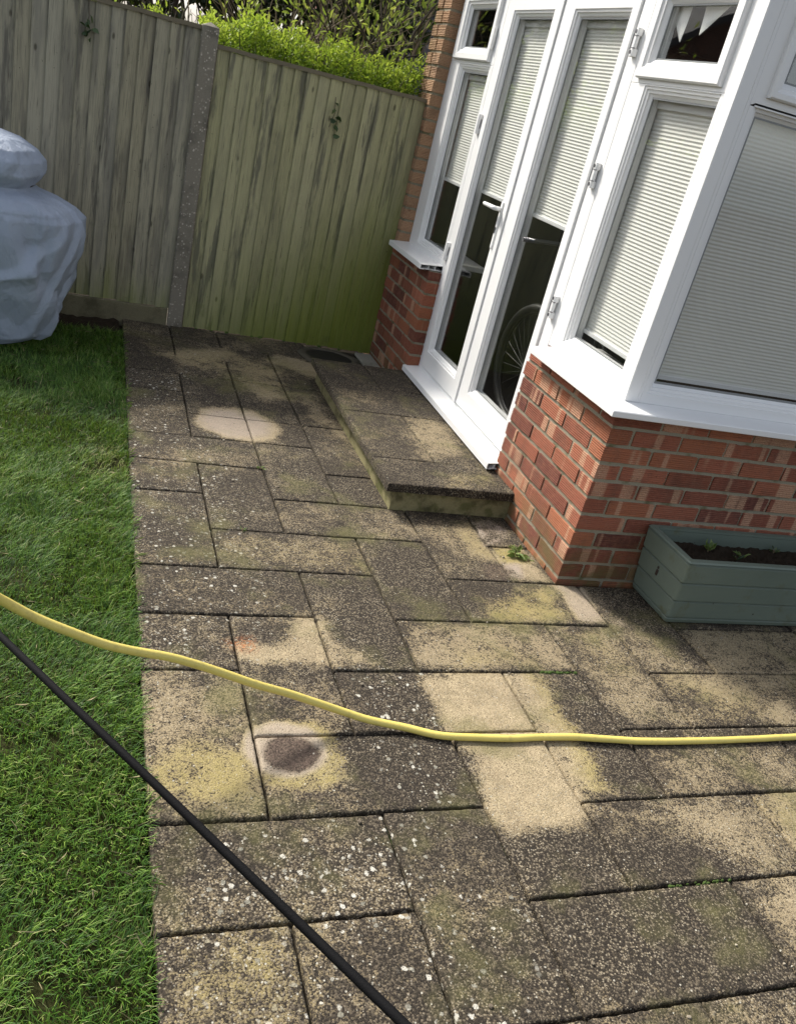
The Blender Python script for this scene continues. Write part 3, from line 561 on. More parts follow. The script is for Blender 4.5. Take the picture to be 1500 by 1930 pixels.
# wall left of the doors, below the side window, and the pier up the side of it
mb = MB(); tn = []
XP = -.035
for k in range(-1, 34):
    z0 = Z0+CH*k+J/2; z1 = Z0+CH*(k+1)-J/2; odd = k % 2 != 0
    ys = 2.195 if z1 < .79 else 2.895
    tall = z0 > .74
    if not tall and z1 > .775: z1 = .765
    if tall:
        if odd: brick(mb, tn, XP, ys, z0, .07, 3.0, z1, .0045, .30); brick(mb, tn, XP-.004, 3.008, z0, .07, 3.13, z1, .0045, .42)
        else: brick(mb, tn, XP, ys, z0, .07, 3.03, z1, .0045, .32); brick(mb, tn, XP-.004, 3.038, z0, .07, 3.13, z1, .0045, .38)
    else:
        first = .2165 if odd else .1035
        y = ys; y2 = ys+first
        while y < 3.10:
            brick(mb, tn, XP+random.uniform(-.0008,.0008), y, z0, .07, min(y2, 3.13), z1, tan=random.choice([0,0,-.05])); y = y2+J; y2 = y+.2165
finish(mb, tn, 'brick_wall', house)
m = MB(); m.box((XP+.006,2.203,-.06), (.066,3.12,.765)); m.box((XP+.008,2.903,.765), (.066,3.12,2.62)); m.build('mortar', MORTAR, house)

# ================================================================== uPVC FRAMES
F = .045
def MAPD(u, v, h): return (F-h, u, v)       # door wall: u = Y, outward = -X
def MAPR(u, v, h): return (u, F-h, v)       # window wall: u = X, outward = -Y
FIX = [('o',.0,-.065),('o',0,-.003),('o',.003,0),('i',.036,0),('i',.033,-.005),('i',.025,-.006),('i',.023,-.012),('i',.013,-.014),('i',.011,-.021),('i',0,-.028),('i',0,-.065)]
SASH = [('o',0,-.004),('o',0,.013),('o',.006,.020),('i',.034,.020),('i',.028,.012),('i',.017,.010),('i',.015,.002),('i',.004,-.006),('i',0,-.010),('i',0,-.05)]
DOOR = [('o',0,-.06),('o',0,.005),('o',.004,.009),('i',.030,.009),('i',.026,.003),('i',.018,.002),('i',.016,-.006),('i',.006,-.010),('i',0,-.018),('i',0,-.06)]
JAMB = [('o',0,-.065),('o',0,-.002),('o',.002,0),('i',.003,0),('i',0,-.003),('i',0,-.065)]
def loft(mb, mp, outer, inner, prof, flip=False):
    vs = []
    for k, d, h in prof:
        if k == 'o': r = (outer[0]+d, outer[1]+d, outer[2]-d, outer[3]-d)
        else: r = (inner[0]-d, inner[1]-d, inner[2]+d, inner[3]+d)
        vs += [mp(r[0],r[1],h), mp(r[2],r[1],h), mp(r[2],r[3],h), mp(r[0],r[3],h)]
    fs = []
    for q in range(len(prof)-1):
        for k in range(4):
            k2 = (k+1) % 4; fs.append((q*4+k, q*4+k2, q*4+4+k2, q*4+4+k))
    mb.add(vs, fs)
def pane(mp, r, h, parent, name='glass_pane', t=.004):
    m = MB(); vs = []
    for hh in (h, h-t): vs += [mp(r[0],r[1],hh), mp(r[2],r[1],hh), mp(r[2],r[3],hh), mp(r[0],r[3],hh)]
    m.add(vs, [(0,1,2,3),(7,6,5,4)]); return m.build(name, GLASS, parent)
def gasket(mp, inner, h, parent):
    m = MB(); loft(m, mp, (inner[0]-.002,inner[1]-.002,inner[2]+.002,inner[3]+.002), (inner[0]+.006,inner[1]+.006,inner[2]-.006,inner[3]-.006), [('o',0,h),('i',0,h+.002),('i',0,h-.004)])
    return m.build('gasket', GASKET, parent)
def window(mp, outer, openings, name='window'):
    """openings: list of (kind, frame outer, glass rect[, sash outer])"""
    body = MB(); wroot = None
    for kind, fo, gl, so in openings:
        if kind == 'fix': loft(body, mp, fo, gl, FIX)
        else:
            inn = (so[0]+.022, so[1]+.022, so[2]-.022, so[3]-.022); loft(body, mp, fo, inn, JAMB)
    wroot = body.build(name, UPVC, house)
    for kind, fo, gl, so in openings:
        if kind == 'fix':
            pane(mp, (gl[0]-.01,gl[1]-.01,gl[2]+.01,gl[3]+.01), -.034, wroot); gasket(mp, gl, -.029, wroot)
        else:
            s = MB(); loft(s, mp, so, gl, SASH); sash = s.build('sash', UPVC, wroot)
            pane(mp, (gl[0]-.01,gl[1]-.01,gl[2]+.01,gl[3]+.01), -.014, wroot); gasket(mp, gl, -.011, wroot)
    return wroot
ZT = 2.33
side_far = window(MAPD, None, [('fix',(2.212,.802,2.90,1.895),(2.292,.872,2.705,1.852),None), ('vent',(2.212,1.895,2.90,ZT),(2.345,1.975,2.745,2.178),(2.272,1.908,2.848,2.262))])
side_near = window(MAPD, None, [('fix',(.108,.802,.738,1.895),(.162,.888,.590,1.855),None), ('vent',(.108,1.895,.738,ZT),(.212,1.982,.628,2.172),(.138,1.912,.694,2.262))])
front = window(MAPR, None, [('fix',(.108,.802,1.66,1.880),(.165,.880,1.60,1.852),None), ('vent',(.108,1.880,.86,ZT),(.218,1.968,.76,2.22),(.162,1.912,.82,2.28)), ('vent',(.86,1.880,1.66,ZT),(.99,2.000,1.54,2.20),(.90,1.912,1.62,2.28))])
front2 = window(MAPR, None, [('fix',(1.66,.802,2.60,ZT),(1.73,.88,2.53,2.25),None)])
m = MB(); m.box((F-.0015,F-.0015,.803), (.110,.110,ZT+.01), .003); m.box((.0945,F-.003,.806), (.0965,F+.01,ZT)); m.build('corner_post', UPVC, house)
# small hinges of the far vent
# door frame, two leaves
m = MB(); loft(m, MAPD, (.7385,.186,2.2115,ZT), (.826,.206,2.150,2.226), JAMB); dframe = m.build('door_frame', UPVC, house)
def leaf(outer, inner, name='door_leaf'):
    m = MB(); loft(m, MAPD, outer, inner, DOOR); lf = m.build(name, UPVC, dframe)
    pane(MAPD, (inner[0]-.01,inner[1]-.01,inner[2]+.01,inner[3]+.01), -.026, dframe); gasket(MAPD, inner, -.019, dframe)
    return lf
leaf1 = leaf((1.546,.212,2.146,2.222), (1.636,.345,2.062,2.130))
leaf2 = leaf((.830,.212,1.534,2.222), (.918,.345,1.366,2.130))
m = MB(); m.box((F-.018,1.512,.215), (F-.0095,1.556,2.22), .003); m.build('meeting_bead', UPVC, dframe)
# door hinges (three near, two far)
def hinge(y, z, parent):
    m = MB(); y0 = y-.018
    m.box((F-.016,y-.017,z+.022),(F-.001,y+.019,z+.052),.003); m.box((F-.016,y-.017,z-.052),(F-.001,y+.019,z-.022),.003)
    m.box((F-.014,y-.004,z-.022),(F-.001,y+.019,z+.022),.002)
    m.tube([(F-.0165,y-.009,z-.050),(F-.0165,y-.009,z+.050)], .0085, 12)
    h = m.build('hinge', UPVC, parent, smooth=False)
    return h
def hinge_full(y, z):
    h = hinge(y, z, dframe)
    m = MB()
    for dz in (.037,-.037): m.tube([(F-.0265,y-.001,z+dz),(F-.015,y-.001,z+dz)], .0075, 12)
    for dz in (.022,-.022): m.box((F-.0262,y-.018,z+dz-.0015),(F-.016,y,z+dz+.0015))
    m.tube([(F-.0255,y+.008,z-.028),(F-.0255,y+.008,z+.028)], .0015, 6)
    m.build('hinge_screw', SCREW, dframe)
for z in (2.035, 1.53, .965): hinge_full(.776, z)
for z in (1.60, .90): hinge(2.186, z, dframe)
for z in (2.02,):
    m = MB(); m.box((F-.024,2.262,z-.05),(F-.006,2.272,z+.06),.002); m.build('hinge', UPVC, dframe)
# handle: backplate, keyhole, lever pointing to the far side
m = MB(); m.box((F-.021,1.566,1.045),(F-.0092,1.596,1.285),.006); hp = m.build('handle_plate', UPVC, dframe)
m = MB(); m.tube([(F-.019,1.581,1.245),(F-.060,1.581,1.245)], .011, 12)
m.tube([(F-.054,1.574,1.245),(F-.057,1.60,1.245),(F-.058,1.66,1.2455),(F-.056,1.72,1.245),(F-.050,1.735,1.244)], [.0105,.0115,.0105,.010,.007], 12)
m.build('door_handle', UPVC, dframe, smooth=True)
m = MB(); m.tube([(F-.024,1.581,1.150),(F-.020,1.581,1.150)], .007, 12); m.box((F-.024,1.5775,1.125),(F-.0195,1.5845,1.150)); m.build('keyhole', SCREW, dframe)

# sills: hollow extrusions, open at the ends
def sill_run(mb, a, b, zt, zn, nose, back, horiz):
    """plates of a hollow sill running from a to b; horiz 'D' door side, 'R' window side"""
    def P(u, o, z): return (o, u, z) if horiz == 'D' else (u, o, z)
    def plate(o0, z0, o1, z1, th):
        dx, dz = o1-o0, z1-z0; l = math.hypot(dx, dz); nx_, nz = -dz/l*th, dx/l*th
        q = [(o0,z0),(o1,z1),(o1+nx_,z1+nz),(o0+nx_,z0+nz)]
        vs = [P(a,*p) for p in q]+[P(b,*p) for p in q]
        mb.add(vs, [(0,1,2,3),(7,6,5,4),(0,4,5,1),(1,5,6,2),(2,6,7,3),(3,7,4,0)])
    plate(nose, zt-.010, back, zt, .003)
    plate(nose-.003, zn, nose-.003, zt-.0085, -.0035)
    plate(nose, zn+.001, nose+.022, zn+.001, .003)
    plate(nose+.018, zn+.004, back, zn+.006, .003)
    for k in (.35, .65):
        o = nose+(back-nose)*k; plate(o, zn+.006, o, zt-.010+.010*k+.001, .0025)
m = MB(); sill_run(m, .772, 2.207, .187, .148, -.052, F+.01, 'D'); m.build('door_sill', UPVC, dframe)
m = MB(); sill_run(m, 2.215, 2.893, .803, .766, -.088, F+.01, 'D'); m.build('window_sill', UPVC, side_far)
# mitred sill round the near corner
m = MB()
prof = [(F+.01,.8035),(-.058,.7925),(-.062,.789),(-.062,.769),(-.058,.766),(-.036,.766),(-.036,.772),(F+.01,.772)]
vs = []
for o, z in prof: vs.append((o, .705, z))
for o, z in prof: vs.append((o, o, z))
for o, z in prof: vs.append((2.62, o, z))
n = len(prof); fs = [(k, (k+1)%n, n+(k+1)%n, n+k) for k in range(n)]+[(n+k, n+(k+1)%n, 2*n+(k+1)%n, 2*n+k) for k in range(n)]+[tuple(range(n)), tuple(range(3*n-1,2*n-1,-1))]
m.add(vs, fs); m.build('window_sill', UPVC, house)
# eaves, roof, far gable end and the room behind
m = MB(); m.box((-.0,-.0,ZT+.012),(3.3,3.12,2.42),.006); m.build('eaves_board', UPVC, house)
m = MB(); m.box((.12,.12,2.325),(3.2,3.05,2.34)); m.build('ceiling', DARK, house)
m = MB(); m.add([(-.06,-.06,2.44),(3.3,-.06,2.44),(3.3,3.15,2.44),(-.06,3.15,2.44),(.9,.9,3.0),(3.3,.9,3.0),(3.3,2.2,3.0),(.9,2.2,3.0)],
 [(3,2,1,0),(0,1,5,4),(1,2,6,5),(2,3,7,6),(3,0,4,7),(4,5,6,7)]); m.build('roof', plain('roof_panel', (.35,.36,.36), .5), house)
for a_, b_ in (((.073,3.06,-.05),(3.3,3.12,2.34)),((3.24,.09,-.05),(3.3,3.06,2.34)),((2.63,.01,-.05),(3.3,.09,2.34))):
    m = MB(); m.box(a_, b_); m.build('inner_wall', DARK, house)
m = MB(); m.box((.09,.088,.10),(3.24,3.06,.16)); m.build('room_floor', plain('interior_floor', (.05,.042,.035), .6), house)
m = MB(); m.box((.122,2.24,.80),(.34,2.90,.83),.004); m.build('inner_sill', UPVC, house)
m = MB(); m.box((.125,.12,.80),(.30,.70,.83),.004); m.build('inner_sill', UPVC, house)
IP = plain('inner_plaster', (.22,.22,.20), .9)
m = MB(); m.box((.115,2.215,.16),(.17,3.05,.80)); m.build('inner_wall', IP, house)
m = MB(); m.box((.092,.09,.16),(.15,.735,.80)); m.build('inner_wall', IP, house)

# white triangles added inside the small near pane for its bright shapes
bt_ = empty('pane_triangles', (.088,.45,2.2), 'white triangles on a string, added for the bright shapes in the small top pane nearest the corner post', 'added_triangles')
t = NT('triangle_white'); t.base((.82,.82,.80), .9); t.put(t.b.inputs['Emission Color'], (0,0,0)); TRI_WHITE = t.m
m = MB(); m.tube([(.092,.74,2.212),(.090,.50,2.200),(.092,.25,2.206)], .0015, 5); m.build('string', TRI_WHITE, bt_)  # thin string added along the tops of the triangles
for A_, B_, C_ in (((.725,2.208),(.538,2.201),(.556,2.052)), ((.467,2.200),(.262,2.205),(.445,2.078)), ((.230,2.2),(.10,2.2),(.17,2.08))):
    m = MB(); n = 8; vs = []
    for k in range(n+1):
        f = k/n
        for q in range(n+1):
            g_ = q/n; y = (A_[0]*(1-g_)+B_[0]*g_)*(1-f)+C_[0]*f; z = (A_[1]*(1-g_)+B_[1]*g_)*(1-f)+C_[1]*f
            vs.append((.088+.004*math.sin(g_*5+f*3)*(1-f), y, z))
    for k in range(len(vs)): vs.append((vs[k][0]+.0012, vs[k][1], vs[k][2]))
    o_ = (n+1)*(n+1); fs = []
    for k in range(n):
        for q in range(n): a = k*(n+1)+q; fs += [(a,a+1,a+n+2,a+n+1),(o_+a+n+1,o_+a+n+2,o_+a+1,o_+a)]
    m.add(vs, fs); m.build('white_triangle', TRI_WHITE, bt_)

# blinds
def blind(axis, u0, u1, z0, z1, pitch, label, o=.148):
    n = int((z1-z0-.03)/pitch); m = MB(); vs = []; fs = []
    for k in range(2*n+1):
        z = z1-.02-(k/2)*pitch; d = .0 if k % 2 else .0034
        for u in (u0, u1): vs.append(((o-d, u, z) if axis == 'D' else (u, o-d, z)))
    for k in range(2*n): fs.append((2*k, 2*k+1, 2*k+3, 2*k+2))
    # closed back
    m.add(vs, fs); root = empty('window_blind', ((o,(u0+u1)/2,z1) if axis == 'D' else ((u0+u1)/2,o,z1)), label, 'blind', 'pleated blinds in the conservatory')
    m.build('pleated_fabric', BLIND, root, smooth=False)
    zb = z1-.02-n*pitch
    r = MB()
    if axis == 'D': r.box((o-.014,u0,zb-.018),(o+.006,u1,zb),.002)
    else: r.box((u0,o-.014,zb-.018),(u1,o+.006,zb),.002)
    r.build('bottom_rail', UPVC, root)
    h = MB()
    if axis == 'D': h.box((o-.016,u0,z1-.02),(o+.012,u1,z1+.01),.002)
    else: h.box((u0,o-.016,z1-.02),(u1,o+.012,z1+.01),.002)
    h.build('head_rail', UPVC, root)
blind('D', 2.262, 2.725, 1.235, 1.835, .0143, 'half lowered pleated blind in the narrow window beside the fence and brick pier', .122)
blind('D', 1.60, 2.092, 1.262, 2.118, .0143, 'half lowered pleated blind in the door leaf with the lever handle', .112)
blind('D', .885, 1.398, 1.262, 2.118, .0143, 'half lowered pleated blind in the door leaf above the bicycle', .112)
blind('D', .150, .604, .925, 1.842, .0143, 'pleated blind let down almost to the sill between the door hinges and corner post', .118)
blind('R', .128, 1.61, .885, 1.90, .0143, 'wide pleated blind fully down in the shaded window above the planter', .122)
# ================================================================== STEP
step = empty('door_step', (-.3,1.4,0), 'raised paving slab step below the white french doors', 'step')
m = MB()
vs = []; fs = []
m.box((-.585,.555,-.02),(.04,2.20,.098)); m.build('riser', RISER, step)
yl = [.535,.815,1.40,1.80,2.225]; 
for a, b in zip(yl[:-1], yl[1:]):
    xs = [-.628,.030] if a in (.535,1.40) else [-.628,-.30,.030]
    if a == .535: xs = [-.628,.020]
    for p, q in zip(xs[:-1], xs[1:]): slab_patch(p, a-.003, q, b+.003, .137, .040, .014, 1, random.random())
flush_slabs('step_slab', step)

RIMC = concrete('stained_cement', (.05,.045,.032), (.13,.115,.085))
# gully beside the fence
gl = empty('drain_gully', (-.385,2.70,0), 'round sunken drain hole in pale cement behind the step by the fence', 'drain')
m = MB(); N = 40; rings = [(.21,.004),(.19,.012),(.155,.013),(.150,.006),(.148,-.012)]
vs = []
for r_, z_ in rings:
    for k in range(N):
        a = 2*math.pi*k/N; rr = r_*(1+.04*math.sin(3*a+1)+.03*math.sin(7*a)); vs.append((-.385+rr*1.0*math.cos(a), 2.70+rr*1.0*math.sin(a), z_))
m.add(vs, [(q*N+k, q*N+(k+1)%N, q*N+N+(k+1)%N, q*N+N+k) for q in range(4) for k in range(N)]); m.build('cement_rim', RIMC, gl, smooth=True)
m = MB(); m.add([(-.385+.152*math.cos(2*math.pi*k/N), 2.70+.152*math.sin(2*math.pi*k/N), .006) for k in range(N)], [tuple(range(N))]); m.build('drain_hole', plain('wet_black_hole', (.012,.009,.010), .6), gl)
m = MB(); m.box((-.16,2.30,-.01),(-.04,2.90,.012),.006); tag(m.build('cement_patch', CONC), kind='structure')

# ================================================================== FENCE
def fence_panel(x0, x1, ztop, zbot, mat, label, rail=True, yf=2.966):
    root = empty('timber_fence', ((x0+x1)/2, yf, 0), label, 'fence', 'close boarded fence panels')
    m = MB(); x = x0; n = round((x1-x0)/(.0768 if x0 > -1.4 else .080)); pitch = (x1-x0)/n
    for i in range(n):
        a = x0+i*pitch; r = random.random(); b = a+pitch+.012; lean = random.uniform(-.0015,.0015)
        zt = ztop+random.uniform(-.004,.003); zb = zbot+random.uniform(-.003,.005)
        # feather edge: thick on the left edge, thin edge tucked under the next board
        nz = 10; vs = []; fs = []
        for k in range(nz+1):
            z = zb+(zt-zb)*k/nz; wv = .0022*mn.noise(Vector((a*9, z*2.3, i))); wx = .0016*mn.noise(Vector((a*5, z*3.1, i+9)))
            th = .017
            vs += [(a+wx+lean*k*.2, yf-th+wv, z),(a+.002+wx+lean*k*.2, yf-th-.001+wv, z),((a+b)/2, yf-th*.55+wv-.001, z),(b, yf-.002+wv, z),(b, yf+.006, z),(a, yf+.006, z)]
        for k in range(nz):
            for q in range(6):
                q2 = (q+1) % 6; fs.append((k*6+q, k*6+q2, k*6+6+q2, k*6+6+q))
        fs += [(5,4,3,2,1,0), tuple(nz*6+q for q in range(6))]
        m.add(vs, fs, r)
    m.build('boards', mat, root)
    m = MB()
    for z in (.25,.85,1.45): m.box((x0,yf+.008,z),(x1,yf+.045,z+.07))
    m.build('back_rail', mat, root)
    m = MB()
    nseg = 24; vs = []
    for k in range(nseg+1):
        x = x0-.004+(x1-x0+.008)*k/nseg; dz = .003*mn.noise(Vector((x*6,0,5)))
        vs += [(x,yf-.026,ztop-.002+dz),(x,yf+.035,ztop-.002+dz),(x,yf+.032,ztop+.016+dz),(x,yf-.022,ztop+.020+dz)]
    fs = [(k*4+q, k*4+(q+1)%4, k*4+4+(q+1)%4, k*4+4+q) for k in range(nseg) for q in range(4)]+[(0,1,2,3),(nseg*4+3,nseg*4+2,nseg*4+1,nseg*4)]
    m.add(vs, fs); m.build('cap_rail', RAIL, root)
    return root
pr = fence_panel(-1.322, -.038, 1.637, .002, WOODR, 'green tinged close boarded fence panel between the concrete post and the brick pier')
pl = fence_panel(-3.245, -1.424, 1.712, .105, WOODL, 'grey weathered fence panel left of the concrete post behind the covered barbecue')
m = MB(); m.box((-3.245,2.935,-.05),(-1.424,2.965,.103),.004); m.build('gravel_board', GRAVB, pl)
pl2 = fence_panel(-5.17, -3.35, 1.712, .105, WOODL, 'grey weathered fence panel beyond the covered barbecue at the left edge')
m = MB(); m.box((-5.17,2.935,-.05),(-3.35,2.965,.103),.004); m.build('gravel_board', GRAVB, pl2)
def post(x0, x1, label):
    root = empty('fence_post', ((x0+x1)/2, 2.96, 0), label, 'fence post', 'concrete fence posts')
    m = MB(); y0, y1, z1 = 2.925, 3.02, 1.735; e = .006; xc, yc = (x0+x1)/2, (y0+y1)/2
    nz = 14; vs = []; fs = []
    sec = [(x0+e,y0),(x1-e,y0),(x1,y0+e),(x1,y1),(x0,y1),(x0,y0+e)]
    for k in range(nz+1):
        z = -.05+(z1+.05)*k/nz; w1 = .0012*mn.noise(Vector((z*3,1,2)))
        vs += [(a+w1, b+w1, z) for a, b in sec]
    for k in range(nz):
        for q in range(6): q2 = (q+1)%6; fs.append((k*6+q,k*6+q2,k*6+6+q2,k*6+6+q))
    m.add(vs, fs); vs = [(a,b,z1) for a,b in sec]+[(xc,yc,z1+.022)]; m.add(vs, [(q,(q+1)%6,6) for q in range(6)])
    m.build('shaft', POSTM, root); return root
post(-1.420, -1.325, 'speckled concrete fence post standing where the two timber panels meet')
post(-3.347, -3.248, 'speckled concrete fence post at the far left behind the barbecue')

# ivy sprigs hanging over the fence
def ivy(x, z, n, label, spread=.05):
    root = empty('ivy_sprig', (x,2.94,z), label, 'ivy', 'ivy sprigs on the fence')
    C = np.column_stack([x+rng.normal(0,spread*.5,n), 2.945-rng.random(n)*.025, z+rng.normal(0,spread,n)])
    D = np.column_stack([rng.normal(0,1,n), rng.normal(-.3,.2,n), rng.normal(-.6,.6,n)])
    leaves('leaves', C, D, rng.uniform(.025,.05,n), rng.uniform(.025,.045,n), IVYL, root)
    m = MB(); m.tube([(x,2.95,z+.12),(x+.01,2.945,z+.03),(x-.01,2.945,z-.05)], .002, 5); m.build('stem', BARK, root)
ivy(-2.02, 1.60, 11, 'small dark ivy sprig hanging over the top of the grey fence panel', .04)
ivy(-.60, 1.42, 8, 'faint ivy sprig clinging to the upper part of the green fence panel', .045)

# ================================================================== BARBECUE COVER
cov = empty('covered_barbecue', (-2.42,2.36,0), 'tall barbecue under a crumpled grey blue cover on the lawn by the fence', 'covered barbecue')
t = NT("cover_fabric"); co = t.co(); f = t.noise(co, 420, 3, .6); b_ = t.noise(co, 6, 5, .6)
c = t.mix(b_, (.235,.275,.35), (.325,.37,.45)); c = t.mix(t.math('MULTIPLY', t.ss(t.noise(co, 17, 4), .58, .75), .3), c, (.13,.15,.17))
t.base(c, .62, .25); t.bump(t.math('ADD', t.math('MULTIPLY', t.noise(t.mapv(co,(1,1,.6)), 9, 6, .6, 1.6), 3), t.math('MULTIPLY', f, .10)), .55, .009); COVER = t.m
prof = [(.012,.30,.24),(.05,.345,.27),(.15,.385,.30),(.28,.425,.33),(.40,.445,.345),(.52,.455,.35),(.60,.455,.35),(.67,.445,.34),(.715,.40,.32),(.755,.31,.29),(.78,.225,.24),(.795,.205,.23),(.815,.215,.24),(.86,.24,.26),(.92,.235,.25),(.97,.205,.22),(1.01,.14,.16),(1.035,.05,.06),(1.038,.001,.001)]
pz = np.array([p[0] for p in prof]); NA, NZ = 220, 190
zz = np.concatenate([np.linspace(.012,1.01,NZ-14), np.linspace(1.0145,1.038,14)])
def sm(z, i): return np.interp(z, pz, np.array([p[i] for p in prof]))
def ridge(x): return 1-abs(2*(x-math.floor(x))-1)
V = np.zeros((NZ,NA,3)); cr = random.Random(5)
CREASES = [(cr.uniform(-3.1,3.1), .785, 0, cr.uniform(.30,.62), cr.choice([-.030,-.022,.018,.026]), cr.uniform(.02,.05)) for _ in range(26)]
CREASES += [(cr.uniform(-3.1,3.1), cr.uniform(.05,.36), 0, cr.uniform(.02,.40), cr.choice([-.016,.014]), cr.uniform(.04,.08)) for _ in range(14)]
CREASES += [(cr.uniform(-3.1,3.1), .81, 0, cr.uniform(.9,1.0), cr.choice([-.014,.012]), cr.uniform(.02,.04)) for _ in range(12)]
CREASES = [(t0, z0, t0+cr.uniform(-.28,.28), z1, A_, w_) for t0, z0, _u, z1, A_, w_ in CREASES]
for a in range(NZ):
    z = zz[a]; rx, ry = float(sm(z,1)), float(sm(z,2))
    for b in range(NA):
        th = 2*math.pi*b/NA; c_, s_ = math.cos(th), math.sin(th)
        k = (abs(c_)**2.7+abs(s_)**2.7)**(-1/2.7)
        P = Vector((c_*1.1, s_*1.1, z*1.3))
        big = mn.noise(P*1.25+Vector((4,2,1)))
        r1 = 1-abs(mn.noise(P*2.0+Vector((big,big,0))))*2.0
        cr_ = 0.0
        for (t0, z0, t1, z1, A_, w_) in CREASES:
            # distance in unrolled (arc, height) space to the crease segment
            ax = ((th-t0+math.pi) % (2*math.pi)-math.pi)*.42; dx_ = ((t1-t0))*.42; dz_ = z1-z0
            tt_ = max(0, min(1, (ax*dx_+(z-z0)*dz_)/(dx_*dx_+dz_*dz_)))
            d = math.hypot(ax-dx_*tt_, (z-z0)-dz_*tt_); cr_ += A_*math.exp(-d/w_)
        # cloth sagging over itself a third of the way up
        zs = .38+.11*math.sin(th*2.3+.9)+.03*math.sin(th*5+2); dz = z-zs
        sag = .55*(.020*math.exp(-max(dz,0)/.09)-.006 if dz > 0 else .014*math.exp(dz/.02)-.010*math.exp(-abs(dz+.05)/.05))*(.5+.9*abs(math.sin(th*1.5+.4)))
        def saw(x, e=.16):
            x -= math.floor(x); return x/(1-e) if x < 1-e else (1-x)/e
        lo_ = min(1, max(0, (.77-z)/.22)); hi_ = min(1, max(0, (z-.82)/.06))
        wob = mn.noise(Vector((c_*1.6, s_*1.6, z*2.2)))*.42+mn.noise(Vector((c_*4, s_*4, z*5)))*.10
        drape = (saw(th*1.05+z*.9+wob)-.5)*.050*lo_ + (saw(-th*1.5+z*2.6+wob*1.3+.3, .22)-.5)*.030*lo_ + (saw(th*1.3-z*3.2+wob, .25)-.5)*.022*hi_
        f_ = drape + .040*big + .008*(r1-.5) + cr_ + (sag if z < .7 else 0)
        fade = min(1, abs(z-.795)/.06+.2)*min(1, max(0,1.045-z)/.12)
        hem = .030*math.sin(th*2.0+2.2)+.012*math.sin(th*5)
        V[a,b] = (-2.42+c_*k*(rx+f_*fade), 2.36+s_*k*(ry+f_*fade*.8), z+hem*max(0,1-z/.25))
q = (np.arange(NZ-1)[:,None]*NA + np.arange(NA)[None,:]).ravel(); q2 = (np.arange(NZ-1)[:,None]*NA + (np.arange(NA)+1)[None,:] % NA).ravel()
np_mesh('cover', V.reshape(-1,3), np.stack([q,q2,q2+NA,q+NA],1), COVER, cov, smooth=True)
m = MB(); m.tube([(-2.42+math.cos(2*math.pi*k/60)*(.210+.004*math.sin(k*.9)), 2.36+math.sin(2*math.pi*k/60)*.235, .797+.006*math.sin(k*.35)) for k in range(61)], .004, 6); m.build('drawstring', BLACKP, cov)

# ================================================================== PLANTER
ptr = empty('planter_trough', (.86,-.15,0), 'long painted green wooden planter trough against the shaded brick wall', 'planter')
t = NT("green_planter_paint"); co = t.co(); r = t.attr('rnd'); f = t.noise(t.mapv(co,(.12,1,1)), 120, 4, .6); d_ = t.noise(co, 9, 5, .65)
c = t.mix(t.noise(co, 4, 3), (.10,.128,.102), (.155,.185,.15)); c = t.mix(t.math('MULTIPLY', f, .3), c, (.08,.11,.09))
c = t.mix(t.math('MULTIPLY', t.ss(d_, .56, .72), .65), c, (.09,.085,.03)); c = t.mix(t.ss(t.noise(co, 38, 4, .6), .70, .74), c, (.035,.025,.015))
t.base(c, .5, .4); t.bump(f, .35, .002); PAINT = t.m
def ring_board(z0, z1, o, mat=PAINT, rc=.012, parent=ptr, name='board_course'):
    """a course of boards: outer rounded rectangle, hollow"""
    X0, X1, Y0, Y1 = .365-o, 1.36+o, -.285-o, -.012; th = .026
    def rr(x0,x1,y0,y1,r_):
        pts = []
        for cx_, cy_, a0 in ((x1-r_,y0+r_,-90),(x1-r_,y1-r_,0),(x0+r_,y1-r_,90),(x0+r_,y0+r_,180)):
            for k in range(5): a = R(a0+k*22.5); pts.append((cx_+r_*math.cos(a), cy_+r_*math.sin(a)))
        return pts
    e = .006; m = MB(); vs = []; n = 20
    lev = [(z0,e,0),(z0+e,0,0),(z1-e,-.004,0),(z1,e-.004,0),(z1,th,1),(z0,th,1)]
    for z, ins, inn in lev: vs += [(x,y,z) for x, y in rr(X0+ins,X1-ins,Y0+ins,Y1-ins, rc if not inn else .004)]
    fs = []
    for q in range(6):
        q2 = (q+1) % 6
        for k in range(n): k2 = (k+1)%n; fs.append((q*n+k,q*n+k2,q2*n+k2,q2*n+k))
    m.add(vs, fs); return m.build(name, mat, parent)
ring_board(.004,.031,-.004, rc=.01, name='plinth'); ring_board(.034,.117,.006); ring_board(.1205,.2065,.018); ring_board(.210,.300,.028)
ring_board(.3015,.312,.032, rc=.014, name='rim')
m = MB(); vs = []
for j in range(15):
    for i in range(61):
        x = .36+1.02*i/60; y = -.285+.255*j/14; vs.append((x,y,.245+.012*mn.noise(Vector((x*18,y*18,0)))+.012*mn.noise(Vector((x*55,y*55,1)))))
m.add(vs, [(j*61+i,j*61+i+1,j*61+62+i,j*61+61+i) for j in range(14) for i in range(60)]); m.build('soil', SOIL, ptr)
m = MB(); m.box((.3385,-.262,.2105),(.3402,-.240,.2995)); 
m = MB()
for z in (.165,.185): m.tube([(.342,-.15,z),(.3460,-.15,z)], .006, 8)
m.box((.341,-.158,.150),(.3455,-.144,.176),.002); m.build('rusty_bracket', plain('rust', (.03,.018,.012), .9), ptr)

